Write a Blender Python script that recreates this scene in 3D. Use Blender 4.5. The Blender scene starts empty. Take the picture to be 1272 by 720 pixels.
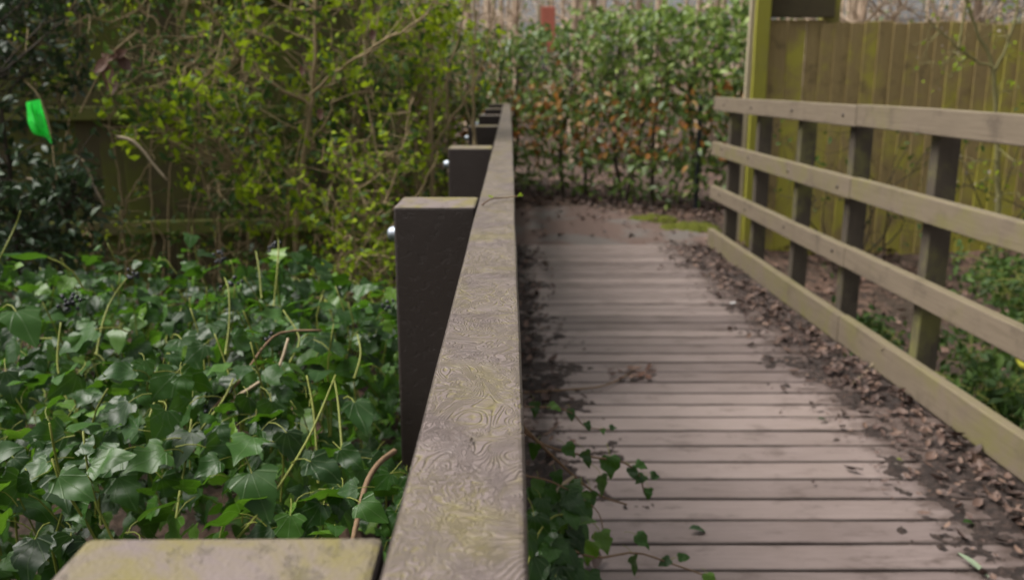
import bpy, bmesh, math, random
import numpy as np
from mathutils import Vector, Matrix, noise as mnoise

# ------------------------------------------------------------------ camera, sky, sun, exposure
scene = bpy.context.scene
COL = scene.collection
PITCH = math.radians(13.3); FPX = 1100.0; EYE = 1.2
cam = bpy.data.cameras.new('camera'); camo = bpy.data.objects.new('camera', cam); COL.objects.link(camo)
camo.location = (0, 0, EYE); camo.rotation_euler = (math.pi/2-PITCH, 0, math.radians(-0.08))
cam.sensor_width = 36; cam.lens = 36*FPX/1272; cam.clip_start = .02; cam.clip_end = 500
cam.dof.use_dof = True; cam.dof.focus_distance = .86; cam.dof.aperture_fstop = 7.0
scene.camera = camo
SUN_EL, SUN_AZ = math.radians(56), math.radians(-88)          # azimuth from +Y, negative = to the left
w = bpy.data.worlds.new('World'); scene.world = w; w.use_nodes = True
wn = w.node_tree; wn.nodes.clear()
sky = wn.nodes.new('ShaderNodeTexSky'); sky.sky_type = 'NISHITA'; sky.sun_disc = False
sky.sun_elevation = SUN_EL; sky.sun_rotation = SUN_AZ; sky.air_density = 1.0; sky.dust_density = 6.0; sky.ozone_density = 1.0
hsv = wn.nodes.new('ShaderNodeHueSaturation'); hsv.inputs['Saturation'].default_value = .10
bg = wn.nodes.new('ShaderNodeBackground'); bg.inputs['Strength'].default_value = .09
wo = wn.nodes.new('ShaderNodeOutputWorld')
wn.links.new(sky.outputs[0], hsv.inputs['Color']); wn.links.new(hsv.outputs[0], bg.inputs[0]); wn.links.new(bg.outputs[0], wo.inputs[0])
sl = bpy.data.lights.new('sun', 'SUN'); sl.energy = 2.2; sl.angle = math.radians(35); sl.color = (1, .95, .87)
so = bpy.data.objects.new('sun', sl); COL.objects.link(so)
sd = Vector((math.sin(SUN_AZ)*math.cos(SUN_EL), math.cos(SUN_AZ)*math.cos(SUN_EL), math.sin(SUN_EL)))
so.rotation_euler = sd.to_track_quat('Z', 'Y').to_euler()
vs = scene.view_settings; vs.view_transform = 'Standard'; vs.look = 'None'; vs.gamma = 1; vs.use_curve_mapping = False
vs.exposure = 1.0
scene.cycles.use_denoising = True; scene.cycles.max_bounces = 8; scene.cycles.transparent_max_bounces = 4

# ------------------------------------------------------------------ helpers
rng = np.random.default_rng(7); R = random.Random(5)
def U(a, b, n=None): return rng.uniform(a, b, n)
def nrm(v): return v/np.maximum(np.linalg.norm(v, axis=-1, keepdims=True), 1e-9)
CP, SP = math.cos(PITCH), math.sin(PITCH)
def ray(x, y):
    a = (x-634.5)/FPX; b = (y-360)/FPX
    return np.array((a, CP-b*SP, -SP-b*CP))
def at(x, y, Y):                      # a point of the place, Y metres ahead
    r = ray(x, y); return r*(Y/r[1])+np.array((0, 0, EYE))
def onz(x, y, z=0.0):
    r = ray(x, y); return r*((z-EYE)/r[2])+np.array((0, 0, EYE))

def smooth_line(pts, n=10):
    p = np.asarray(pts, float); m = len(p)
    if m < 3: return np.array([p[0]+(p[-1]-p[0])*k for k in np.linspace(0, 1, n)])
    out = []
    for k in np.linspace(0, m-1, n):
        i = min(int(k), m-2); f = k-i; a, b, c, d = p[max(i-1, 0)], p[i], p[i+1], p[min(i+2, m-1)]
        out.append(.5*((2*b)+(-a+c)*f+(2*a-5*b+4*c-d)*f*f+(-a+3*b-3*c+d)*f**3))
    return np.array(out)

class MB:
    def __init__(s): s.v = []; s.f = []; s.m = []; s.n = 0
    def add(s, v, f, mi=0):
        v = np.asarray(v, float); f = np.asarray(f, int)+s.n
        s.v.append(v); s.f.append(f); s.m.append(np.full(len(f), mi)); s.n += len(v)
    def tube(s, pts, rad, sides=5, mi=0, cap=True):
        p = np.asarray(pts, float); n = len(p)
        r = np.asarray(rad, float)*np.ones(n) if np.ndim(rad) == 0 else np.interp(np.linspace(0, 1, n), np.linspace(0, 1, len(rad)), rad)
        t = nrm(np.gradient(p, axis=0)); ref = np.array((0.31, 0.95, 0.05)) if abs(t[:, 2]).mean() > .6 else np.array((0.05, .1, 1.))
        u = nrm(np.cross(t, ref)); w_ = np.cross(t, u)
        a = np.arange(sides)*2*math.pi/sides
        v = (p[:, None]+r[:, None, None]*(u[:, None]*np.cos(a)[:, None]+w_[:, None]*np.sin(a)[:, None])).reshape(-1, 3)
        i = np.arange(n-1)[:, None]*sides; j = np.arange(sides); k = (j+1) % sides
        f = np.stack([i+j, i+k, i+sides+k, i+sides+j], -1).reshape(-1, 4)
        s.add(v, f, mi)
        if cap:
            c = np.array([[sides*(n-1)+q for q in (0, 1, 2)]]) if sides == 3 else None
            e = s.n-len(v)
            for base in (0, sides*(n-1)):
                ctr = len(v)
                s.add([p[0] if base == 0 else p[-1]], np.zeros((0, 3), int))
                s.f.append(np.array([[e+base+q, e+base+(q+1) % sides, s.n-1] for q in range(sides)])); s.m.append(np.full(sides, mi))
    def mesh(s, name, mats, smooth=True):
        v = np.concatenate(s.v); me = bpy.data.meshes.new(name)
        me.vertices.add(len(v)); me.vertices.foreach_set('co', v.ravel())
        fs = [f for f in s.f if len(f)]; ms = [m for m in s.m if len(m)]
        loops = np.concatenate([f.ravel() for f in fs]); tot = np.concatenate([np.full(len(f), f.shape[1]) for f in fs])
        me.loops.add(len(loops)); me.loops.foreach_set('vertex_index', loops)
        me.polygons.add(len(tot)); me.polygons.foreach_set('loop_start', np.concatenate(([0], np.cumsum(tot)[:-1])))
        me.polygons.foreach_set('material_index', np.concatenate(ms)); me.polygons.foreach_set('use_smooth', np.full(len(tot), smooth))
        for m in (mats if isinstance(mats, (list, tuple)) else [mats]): me.materials.append(m)
        me.update(calc_edges=True); me.validate(); return me
    def build(s, name, mats, parent=None, smooth=True, kind=None):
        return link(name, s.mesh(name, mats, smooth), parent, kind=kind)

def thing(name, label, cat, loc, group=None, kind=None):
    o = bpy.data.objects.new(name, None); COL.objects.link(o); o.location = loc; o.empty_display_size = .05
    o['_p'] = tuple(float(c) for c in loc)
    if label: o['label'] = label
    if cat: o['category'] = cat
    if group: o['group'] = group
    if kind: o['kind'] = kind
    return o
def link(name, me, parent=None, loc=(0, 0, 0), rot=None, kind=None):
    o = bpy.data.objects.new(name, me); COL.objects.link(o)
    l = Vector(loc)
    if parent is not None:
        o.parent = parent; l = l-Vector(parent['_p']) if '_p' in parent else l
    o.location = l
    if rot is not None: o.rotation_euler = rot
    if kind: o['kind'] = kind
    return o
def tag(o, label, cat, group=None):
    o['label'] = label; o['category'] = cat
    if group: o['group'] = group
    return o

_bx = {}
def bbox(sx, sy, sz, mat, bev=.004, seg=2, jit=0.0, seed=0, cuts=0, axis=0):
    """bevelled timber-like box centred on its own origin"""
    key = (round(sx, 4), round(sy, 4), round(sz, 4), mat.name, bev, seg, jit, seed, cuts)
    if key in _bx: return _bx[key]
    bm = bmesh.new(); bmesh.ops.create_cube(bm, size=1)
    bmesh.ops.scale(bm, vec=(sx, sy, sz), verts=bm.verts)
    if bev: bmesh.ops.bevel(bm, geom=bm.edges[:], offset=bev, segments=seg, profile=.5, affect='EDGES')
    if cuts:
        d = [Vector((1, 0, 0)), Vector((0, 1, 0)), Vector((0, 0, 1))][axis]; L = (sx, sy, sz)[axis]
        for k in range(1, cuts):
            bmesh.ops.bisect_plane(bm, geom=bm.verts[:]+bm.edges[:]+bm.faces[:], plane_co=d*(L*(k/cuts-.5)), plane_no=d)
    if jit:
        for v in bm.verts:
            q = v.co*9+Vector((seed*3.7, seed*1.3, 0)); v.co += mnoise.noise_vector(q*.35)*jit
    me = bpy.data.meshes.new('box'); bm.to_mesh(me); bm.free(); me.materials.append(mat)
    for p in me.polygons: p.use_smooth = False
    _bx[key] = me; return me

# ------------------------------------------------------------------ materials
class NT:
    def __init__(s, name, rough=.7, spec=.4):
        s.m = bpy.data.materials.new(name); s.m.use_nodes = True; s.t = s.m.node_tree
        s.b = s.t.nodes['Principled BSDF']; s.out = s.t.nodes['Material Output']
        s.b.inputs['Roughness'].default_value = rough; s.b.inputs['Specular IOR Level'].default_value = spec
    def n(s, typ, **kw):
        o = s.t.nodes.new('ShaderNode'+typ)
        for k, v in kw.items():
            if k.startswith('i_'):
                key = k[2:]; key = int(key) if key.isdigit() else key.replace('_', ' ')
                s.put(o.inputs[key], v)
            else: setattr(o, k, v)
        return o
    def put(s, sock, v):
        if isinstance(v, bpy.types.NodeSocket): s.t.links.new(v, sock)
        elif isinstance(v, bpy.types.Node): s.t.links.new(v.outputs[0], sock)
        else: sock.default_value = v
    def math(s, op, a, b=0.0, c=None, clamp=False):
        o = s.n('Math', operation=op, use_clamp=clamp); s.put(o.inputs[0], a); s.put(o.inputs[1], b)
        if c is not None: s.put(o.inputs[2], c)
        return o.outputs[0]
    def mix(s, f, a, b, mode='MIX'):
        o = s.n('Mix', data_type='RGBA', blend_type=mode)
        s.put(o.inputs['Factor'], f)
        for key, v in ((6, a), (7, b)):
            s.put(o.inputs[key], v if not isinstance(v, tuple) else (*v, 1.)[:4])
        return o.outputs[2]
    def ramp(s, f, stops, interp='LINEAR'):
        o = s.n('ValToRGB'); s.put(o.inputs[0], f); cr = o.color_ramp; cr.interpolation = interp
        while len(cr.elements) < len(stops): cr.elements.new(.5)
        for e, (p, c) in zip(cr.elements, stops): e.position = p; e.color = (*c, 1.) if len(c) == 3 else c
        return o.outputs[0]
    def step(s, f, lo, hi):
        o = s.n('MapRange', interpolation_type='SMOOTHSTEP'); s.put(o.inputs[0], f); s.put(o.inputs[1], lo); s.put(o.inputs[2], hi); return o.outputs[0]
    def coords(s, kind='Object', scale=(1, 1, 1), rand=True):
        tc = s.n('TexCoord').outputs[kind]
        if rand:
            oi = s.n('ObjectInfo').outputs['Random']; r = s.math('MULTIPLY', oi, 37.0)
            a = s.n('VectorMath', operation='ADD'); s.put(a.inputs[0], tc)
            cx = s.n('CombineXYZ'); s.put(cx.inputs[0], r); s.put(cx.inputs[1], r); s.put(cx.inputs[2], r); s.put(a.inputs[1], cx.outputs[0]); tc = a.outputs[0]
        mp = s.n('Mapping'); s.put(mp.inputs[0], tc); mp.inputs['Scale'].default_value = scale; return mp.outputs[0]
    def noise(s, vec, scale, detail=4, rough=.55, dist=0.0):
        o = s.n('TexNoise'); s.put(o.inputs['Vector'], vec); o.inputs['Scale'].default_value = scale; o.inputs['Detail'].default_value = detail
        o.inputs['Roughness'].default_value = rough; o.inputs['Distortion'].default_value = dist; return o.outputs[0]
    def col(s, c): s.put(s.b.inputs['Base Color'], c if not isinstance(c, tuple) else (*c, 1.)[:4])
    def bump(s, h, strength=.5, dist=.002):
        o = s.n('Bump'); o.inputs['Strength'].default_value = strength; o.inputs['Distance'].default_value = dist; s.put(o.inputs['Height'], h)
        s.put(s.b.inputs['Normal'], o.outputs[0])
    def nz(s):
        g = s.n('NewGeometry'); x = s.n('SeparateXYZ'); s.put(x.inputs[0], g.outputs['True Normal']); return x.outputs[2]

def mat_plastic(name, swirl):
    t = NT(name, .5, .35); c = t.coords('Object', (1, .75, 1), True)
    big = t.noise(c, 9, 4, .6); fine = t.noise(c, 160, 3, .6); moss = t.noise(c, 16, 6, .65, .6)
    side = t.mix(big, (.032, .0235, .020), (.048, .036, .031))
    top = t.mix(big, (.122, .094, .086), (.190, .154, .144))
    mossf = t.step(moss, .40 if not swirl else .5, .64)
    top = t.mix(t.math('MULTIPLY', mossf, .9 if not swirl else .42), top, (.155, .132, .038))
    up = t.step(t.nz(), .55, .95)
    if swirl:
        def lines(sc, k, det, dist, wd):
            n = t.noise(c, sc, det, .5, dist); f = t.math('FRACT', t.math('MULTIPLY', n, k)); d = t.math('ABSOLUTE', t.math('SUBTRACT', f, .5))
            return t.step(d, 0.0, wd)
        l1 = lines(17, 32, 1.2, 1.4, .25); l2 = lines(38, 15, 1.8, 2.2, .28)
        mp = t.n('Mapping'); t.put(mp.inputs[0], c); mp.inputs['Rotation'].default_value = (0, 0, .75); mp.inputs['Scale'].default_value = (.42, 1.7, 1)
        n3 = t.noise(mp.outputs[0], 13, 1.5, .5, .9); l3 = t.step(t.math('ABSOLUTE', t.math('SUBTRACT', t.math('FRACT', t.math('MULTIPLY', n3, 17)), .5)), 0, .12)
        sel = t.step(t.noise(c, 22, 1), .42, .58)
        fine_l = t.mix(sel, l1, l2); h = t.math('MULTIPLY', t.math('MINIMUM', fine_l, 1.0), t.math('ADD', t.math('MULTIPLY', l3, .75), .25))
        g = t.math('MULTIPLY', t.math('SUBTRACT', 1.0, h), .6)
        top = t.mix(g, top, t.mix(t.step(t.noise(c, 13, 3), .36, .56), (.052, .038, .030), (.15, .13, .03)))
        h = t.math('ADD', h, t.math('MULTIPLY', fine, .35))
        t.bump(h, .9, .0012)
        t.put(t.b.inputs['Roughness'], t.math('ADD', .32, t.math('MULTIPLY', big, .22)))
    else:
        h = t.math('ADD', t.math('MULTIPLY', fine, .6), t.noise(c, 420, 2))
        pit = t.step(t.noise(c, 48, 5, .75), .36, .47)
        top = t.mix(t.math('MULTIPLY', t.math('SUBTRACT', 1.0, pit), .6), top, (.08, .066, .05))
        t.bump(t.math('ADD', h, pit), .55, .0012)
        t.b.inputs['Roughness'].default_value = .62
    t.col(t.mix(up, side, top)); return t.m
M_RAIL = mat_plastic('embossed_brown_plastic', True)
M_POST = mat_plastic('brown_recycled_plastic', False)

def mat_deck(edge=.62, nm='weathered_deck_board'):
    t = NT(nm, .42, .4); c = t.coords('Object', (1, 1, 1), True); cs = t.coords('Object', (.5, 9, 4), True)
    g = t.noise(cs, 14, 6, .65, .3); big = t.noise(c, 3.2, 4, .6); st = t.noise(t.coords('Object', (1, 2.0, 1), True), 6.5, 6, .72)
    a = t.mix(g, (.095, .072, .067), (.305, .25, .238)); a = t.mix(t.math('MULTIPLY', t.step(big, .4, .75), .6), a, (.14, .108, .096))
    oi = t.n('ObjectInfo').outputs['Random']; a = t.mix(t.math('MULTIPLY', oi, .5), a, (.25, .205, .185))
    a = t.mix(t.math('MULTIPLY', t.step(st, .50, .68), .68), a, (.085, .063, .055))
    x = t.n('SeparateXYZ'); t.put(x.inputs[0], t.coords('Object', (1, 1, 1), False)); e = t.math('ADD', t.step(x.outputs[0], .12, .80), t.math('SUBTRACT', 1.0, t.step(x.outputs[0], -.80, -.46)))
    e = t.step(t.math('ADD', t.math('MULTIPLY', e, .55), t.math('MULTIPLY', st, .9)), .58, .86); a = t.mix(t.math('MULTIPLY', e, .8), a, (.062, .044, .037))
    ed = t.step(t.math('ADD', t.math('ABSOLUTE', x.outputs[1]), t.math('MULTIPLY', st, .022)), .058, .072); a = t.mix(t.math('MULTIPLY', ed, edge), a, (.045, .033, .028))
    a = t.mix(1.0, a, t.ramp(oi, [(0, (.74, .72, .71)), (1, (1.12, 1.1, 1.09))]), 'MULTIPLY')
    t.col(a); t.bump(t.math('ADD', t.math('MULTIPLY', g, .8), st), .45, .0025); return t.m
M_DECK = mat_deck(); M_DECKS = mat_deck(.08, 'smooth_deck_board')

def mat_timber(name, a, b, green, gmin, gmax, dark, scale=(9, 9, .6), topgreen=.0, base=0):
    t = NT(name, .75, .25); c = t.coords('Object', (1, 1, 1), True); cs = t.coords('Object', scale, True)
    g = t.noise(cs, 10, 6, .65, .4); gr = t.noise(c, 3.5, 5, .65, .3); dk = t.noise(c, 6, 5, .7)
    k = t.mix(g, a, b); k = t.mix(t.math('MULTIPLY', t.step(dk, .5, .75), .7), k, dark)
    oi = t.n('ObjectInfo').outputs['Random']
    gf = t.step(t.math('ADD', gr, t.math('MULTIPLY', t.math('SUBTRACT', oi, .5), .2)), gmin, gmax)
    if base:
        zc = t.n('SeparateXYZ'); t.put(zc.inputs[0], t.n('TexCoord').outputs['Object']); gf = t.step(t.math('SUBTRACT', t.math('ADD', gr, t.math('MULTIPLY', t.math('SUBTRACT', oi, .5), .2)), t.math('MULTIPLY', zc.outputs[2], base)), gmin, gmax)
    if topgreen: gf = t.math('MAXIMUM', gf, t.math('MULTIPLY', t.step(t.nz(), .5, .9), topgreen))
    k = t.mix(t.math('MULTIPLY', gf, .9), k, green); t.col(k)
    t.bump(t.math('ADD', g, t.math('MULTIPLY', dk, .5)), .5, .003); return t.m
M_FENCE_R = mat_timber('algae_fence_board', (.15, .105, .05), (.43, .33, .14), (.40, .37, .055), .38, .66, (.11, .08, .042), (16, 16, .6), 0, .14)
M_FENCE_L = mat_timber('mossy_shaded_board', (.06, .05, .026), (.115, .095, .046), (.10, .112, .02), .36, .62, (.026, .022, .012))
M_RAILT = mat_timber('weathered_rail_timber', (.105, .082, .058), (.21, .168, .122), (.15, .135, .052), .48, .78, (.075, .058, .045), (9, .5, 9), .3)
M_POSTT = mat_timber('weathered_post_timber', (.05, .04, .03), (.095, .078, .058), (.15, .145, .05), .50, .72, (.03, .024, .02))
M_POSTG = mat_timber('yellow_green_algae_post', (.18, .155, .05), (.26, .235, .07), (.25, .24, .03), .3, .6, (.09, .075, .03))
M_PALE = mat_timber('pale_batten', (.30, .25, .17), (.42, .36, .25), (.3, .29, .12), .6, .9, (.2, .16, .1))
M_BEAM = mat_timber('dark_gate_beam', (.05, .04, .022), (.085, .07, .035), (.09, .088, .02), .45, .8, (.03, .024, .015), (.6, 9, 9))

def simple(name, c, rough=.6, metal=0, spec=.4, var=.25, sc=12, bump=0):
    t = NT(name, rough, spec); n = t.noise(t.coords(), sc, 4)
    t.col(t.mix(n, tuple(k*(1-var) for k in c), tuple(k*(1+var) for k in c))); t.b.inputs['Metallic'].default_value = metal
    if bump: t.bump(n, bump, .004)
    return t.m
M_BOLT = simple('galvanised_steel', (.30, .33, .37), .5, .9, .5, .15, 60)
M_IRON = simple('dark_blue_painted_iron', (.022, .026, .034), .5, .2)
M_RED = simple('faded_red_paint', (.5, .15, .10), .6)
M_BAG = None
M_BARK = simple('grey_brown_bark', (.27, .205, .115), .85, 0, .2, .35, 40, .5)
M_BARKD = simple('dark_wet_bark', (.045, .035, .026), .85, 0, .2, .35, 40, .5)
M_BARKT = simple('tan_bark', (.40, .30, .22), .85, 0, .2, .3, 14, .4)
M_TWIG = simple('pinkish_brown_twig', (.44, .34, .25), .85, 0, .2, .3, 30)
M_DEADTWIG = simple('pale_dead_twig', (.30, .24, .16), .8, 0, .2, .3, 60)
M_STEM = simple('yellow_green_stem', (.17, .19, .035), .55, 0, .3, .35, 50)
M_WOODY = simple('woody_ivy_stem', (.17, .11, .065), .8, 0, .2, .3, 80, .5)
M_BERRY = simple('black_ivy_berry', (.012, .013, .02), .35, 0, .5)

def leafmat(name, stops, rough=.4, trans=.25, tcol=None, vein=0, spec=.4):
    t = NT(name, rough, spec)
    r = t.math('FRACT', t.math('ADD', t.n('NewGeometry').outputs['Random Per Island'], t.n('ObjectInfo').outputs['Random']))
    c = t.ramp(r, stops)
    n = t.noise(t.coords('Object', (1, 1, 1), False), 60, 3); c = t.mix(t.math('MULTIPLY', n, .35), c, (stops[0][1][0]*.5, stops[0][1][1]*.5, stops[0][1][2]*.5))
    if vein:
        uv = t.n('UVMap').outputs[0]; x = t.n('SeparateXYZ'); t.put(x.inputs[0], uv)
        ang = t.math('ARCTAN2', x.outputs[0], t.math('ADD', x.outputs[1], .03)); f = t.math('FRACT', t.math('ADD', t.math('DIVIDE', ang, .55), .5))
        d = t.math('MULTIPLY', t.math('ABSOLUTE', t.math('SUBTRACT', f, .5)), t.math('ADD', x.outputs[1], .12))
        v = t.math('SUBTRACT', 1.0, t.step(d, .008, .035)); c = t.mix(t.math('MULTIPLY', v, vein), c, (.20, .27, .13))
        t.bump(v, .35, .002)
    t.col(c)
    if trans:
        tr = t.n('BsdfTranslucent'); t.put(tr.inputs[0], t.mix(.5, c, tcol or stops[-1][1])); mx = t.n('MixShader'); mx.inputs[0].default_value = trans
        t.t.links.new(t.b.outputs[0], mx.inputs[1]); t.t.links.new(tr.outputs[0], mx.inputs[2]); t.t.links.new(mx.outputs[0], t.out.inputs[0])
    return t.m
M_IVY = leafmat('ivy_leaf', [(0, (.009, .028, .006)), (.5, (.024, .072, .011)), (.85, (.048, .125, .016)), (1, (.13, .24, .025))], .36, .30, (.14, .34, .012), .22, .32)
M_SPRING = leafmat('young_hawthorn_leaf', [(0, (.12, .20, .012)), (.5, (.24, .34, .016)), (1, (.38, .48, .022))], .65, .45, (.42, .55, .02), 0, .2)
M_MID = leafmat('mid_green_leaf', [(0, (.03, .06, .018)), (.6, (.055, .11, .025)), (1, (.10, .17, .03))], .55, .3, (.12, .22, .03), 0, .25)
M_DARK = leafmat('dark_evergreen_leaf', [(0, (.018, .038, .016)), (.7, (.03, .062, .025)), (1, (.055, .09, .035))], .45, .15, (.06, .1, .03), 0, .3)
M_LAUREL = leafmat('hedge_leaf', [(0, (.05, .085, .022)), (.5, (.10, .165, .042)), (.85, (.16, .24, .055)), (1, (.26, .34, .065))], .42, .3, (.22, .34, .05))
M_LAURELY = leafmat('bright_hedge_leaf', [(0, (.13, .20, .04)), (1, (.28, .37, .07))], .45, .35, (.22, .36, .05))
M_ORANGE = leafmat('orange_beech_leaf', [(0, (.24, .085, .022)), (.5, (.40, .17, .04)), (.8, (.46, .27, .08)), (1, (.52, .36, .18))], .6, .4, (.5, .22, .05))
M_LITTER = leafmat('dead_leaf', [(0, (.045, .028, .022)), (.45, (.085, .05, .04)), (.8, (.125, .076, .056)), (1, (.20, .125, .09))], .65, 0)
M_BLOSSOM = leafmat('pale_blossom', [(0, (.45, .38, .33)), (1, (.7, .62, .58))], .6, .4, (.7, .6, .55))

def mat_ground():
    t = NT('leaf_strewn_earth', .85, .2); c = t.coords('Object', (1, 1, 1), False)
    v = t.n('TexVoronoi'); t.put(v.inputs['Vector'], c); v.inputs['Scale'].default_value = 16; v.inputs['Randomness'].default_value = 1
    r = t.n('SeparateColor'); t.put(r.inputs[0], v.outputs['Color'])
    a = t.ramp(r.outputs[0], [(0, (.03, .02, .016)), (.5, (.06, .04, .03)), (.8, (.11, .068, .05)), (1, (.19, .12, .09))])
    n = t.noise(c, 1.3, 5); a = t.mix(t.step(n, .45, .7), a, (.045, .033, .024)); t.col(a)
    t.bump(t.math('ADD', t.math('MULTIPLY', v.outputs['Distance'], 1.0), t.noise(c, 30, 4)), .8, .02); return t.m
M_GROUND = mat_ground()
def mat_path():
    t = NT('leaf_stained_tarmac', .7, .3); c = t.coords('Object', (1, 1, 1), False)
    n = t.noise(c, 1.7, 5, .6, .5); f = t.noise(c, 90, 3); a = t.mix(f, (.08, .068, .06), (.15, .13, .118))
    b = t.mix(t.noise(c, 14, 5, .7), (.06, .039, .032), (.15, .10, .082)); t.col(t.mix(t.step(n, .47, .60), b, a)); t.bump(f, .6, .006); return t.m
M_PATH = mat_path()
def mat_mulch():
    t = NT('wet_leaf_mould', .6, .35); c = t.coords('Object', (1, 1, 1), False)
    n = t.noise(c, 45, 6, .7); m = t.noise(c, 12, 3)
    a = t.ramp(n, [(.28, (.014, .010, .009)), (.5, (.034, .023, .019)), (.68, (.068, .044, .035)), (.85, (.13, .083, .066))]); t.col(a); t.bump(t.math('ADD', n, m), 1.0, .02); return t.m
M_MULCH = mat_mulch()
def mat_moss():
    t = NT('bright_moss', .9, .1); n = t.noise(t.coords('Object', (1, 1, 1), False), 60, 5, .7)
    t.col(t.mix(n, (.04, .045, .01), (.13, .14, .018))); t.bump(n, 1, .02); return t.m
M_MOSS = mat_moss()

# ------------------------------------------------------------------ leaf templates (x across, y along, z up; length 1)
def tpl_ivy(k=0, hi=False):
    r = random.Random(k); j = lambda a: a*(1+r.uniform(-.16, .16))
    half = [(j(.22), -.07), (j(.43), j(.10)), (j(.36), .30), (j(.40), j(.44)), (j(.22), .68), (j(.10), .86)]
    mid = [(0, .02), (0, .18), (0, .32), (0, .48), (0, .68), (0, .86), (0, 1.0)]
    if hi:
        half = [tuple(q[:2]) for q in smooth_line([(a, b, 0) for a, b in half], 10)]; mid = [(0, .02)]+[(0, .06+.80*q/9) for q in range(10)][1:]+[(0, .90), (0, 1.0)]; mid = mid[:1]+mid[1:10]+[(0, .95), (0, 1.0)]; mid = mid[:10]+[(0, 1.0)]
    H = len(half)
    V = []; F = []; UV = []
    fold = r.uniform(.02, .3); droop = r.uniform(.05, .32); wav = r.uniform(.01, .06); ph = r.uniform(0, 6)
    def z(x, y): return fold*abs(x)-droop*y*y-.25*abs(x)**2+wav*math.sin(9*y+ph+4*x)
    for (x, y) in mid: V.append((x, y, z(x, y)))
    for sgn in (1, -1):
        b = len(V)
        for (x, y) in half:
            x *= sgn; V.append((x, y, z(x, y)))
        m = len(V)
        for (x, y) in half:                # half-way row
            xx = x*.5*sgn; yy = y*.85+.02; V.append((xx, yy, z(xx, yy)))
        q = []
        q += [(0, m, m+1), (0, m+1, 1), (b, b+1, m+1), (b, m+1, m), (0, b, m)]
        for i in range(1, H-1): q += [(i, m+i, m+i+1), (i, m+i+1, i+1), (m+i, b+i, b+i+1), (m+i, b+i+1, m+i+1)]
        q += [(H-1, m+H-1, H), (m+H-1, b+H-1, H)]
        if sgn < 0: q = [t[::-1] for t in q]
        F += [t[::-1] for t in q]
    V = np.array(V); UV = V[:, :2].copy(); F = np.array(F); F = F[:, ::-1]
    return V, F, UV
def tpl_oval(wd=.5, fold=.25, droop=.3):
    V = []; prof = [(.0, .02), (.3, .85), (.62, .9), (1, .02)]
    for (y, k) in prof:
        for sx in (-1, 0, 1):
            x = sx*wd*.5*k; V.append((x, y, fold*abs(x)*1.5-droop*y*y))
    F = []
    for i in range(3):
        for k in range(2): F.append((i*3+k, i*3+k+1, i*3+k+4, i*3+k+3))
    V = np.array(V); return V, np.array(F), V[:, :2].copy()
def tpl_small(wd=.6):
    V = np.array([(0, 0, 0), (-wd/2, .5, .1), (0, .5, 0), (wd/2, .5, .1), (0, 1, -.12)]); F = np.array([(0, 2, 1), (0, 3, 2), (1, 2, 4), (2, 3, 4)]); return V, F, V[:, :2].copy()
def tpl_dead():
    V = []
    for (y, k, z) in [(0, .1, .12), (.35, .9, .0), (.7, .75, .04), (1, .08, .22)]:
        for sx in (-1, 0, 1): V.append((sx*.3*k, y-.5, z+abs(sx)*.14*k))
    F = [(i*3+k, i*3+k+1, i*3+k+4, i*3+k+3) for i in range(3) for k in range(2)]
    V = np.array(V); return V, np.array(F), V[:, :2].copy()
IVYT = [tpl_ivy(k) for k in range(7)]; IVYH = [tpl_ivy(k, True) for k in range(7)]; OVAL = tpl_oval(); SMALL = tpl_small(); DEAD = tpl_dead()

def basis(N, T):
    N = nrm(N); T = nrm(T-N*(T*N).sum(-1, keepdims=True)); return np.cross(T, N), T, N
def cloud(name, mat, P, N, T, S, tpls, parent=None, kind='stuff'):
    """many leaves as one mesh"""
    tpls = tpls if isinstance(tpls, list) else [tpls]
    P = np.asarray(P); pick = rng.integers(0, len(tpls), len(P)); mb = MB(); uvs = []
    B, T, N = basis(np.asarray(N), np.asarray(T)); S = np.asarray(S)*np.ones(len(P))
    for k, (V, F, UVt) in enumerate(tpls):
        i = np.where(pick == k)[0]
        if not len(i): continue
        W = P[i][:, None]+S[i][:, None, None]*(V[None, :, 0:1]*B[i][:, None]+V[None, :, 1:2]*T[i][:, None]+V[None, :, 2:3]*N[i][:, None])
        off = (np.arange(len(i))*len(V))[:, None, None]
        FF = (F[None]+off).reshape(-1, F.shape[1]); mb.add(W.reshape(-1, 3), FF)
        uvs.append(np.tile(UVt[F.ravel()], (len(i), 1)))
    me = mb.mesh(name, mat); uv = me.uv_layers.new(name='UVMap')
    u = np.concatenate(uvs)
    if len(u) == len(me.loops): uv.data.foreach_set('uv', u.astype(np.float32).ravel())
    return link(name, me, parent, kind=kind)
def leaf_mesh(name, tpl, mats, petiole=.55, size=1.0):
    V, F, UVt = tpl; mb = MB(); mb.add(V*size, F)
    if petiole: mb.tube(np.array([(0, .03, V[0, 2]), (0, -.18, -.03), (.02, -.38, -.16), (.05, -petiole, -.40)])*size, [.014*size, .018*size], 4, 1, cap=False)
    me = mb.mesh(name, mats); uv = me.uv_layers.new(name='UVMap'); li = np.zeros(len(me.loops), int); me.loops.foreach_get('vertex_index', li)
    A = np.zeros((len(me.vertices), 2), np.float32); A[:len(V)] = UVt; uv.data.foreach_set('uv', A[li].ravel()); return me
def place_leaf(me, parent, p, n, t, s, name='leaf'):
    B, T, N = basis(np.array([n], float), np.array([t], float)); o = bpy.data.objects.new(name, me); COL.objects.link(o)
    m = Matrix(((B[0][0]*s, T[0][0]*s, N[0][0]*s, 0), (B[0][1]*s, T[0][1]*s, N[0][1]*s, 0), (B[0][2]*s, T[0][2]*s, N[0][2]*s, 0), (0, 0, 0, 1)))
    o.parent = parent; l = Vector(p)-(Vector(parent['_p']) if parent is not None else Vector()); o.matrix_basis = Matrix.Translation(l) @ m; return o
def rv(n): return nrm(rng.normal(size=(n, 3)))
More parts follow.
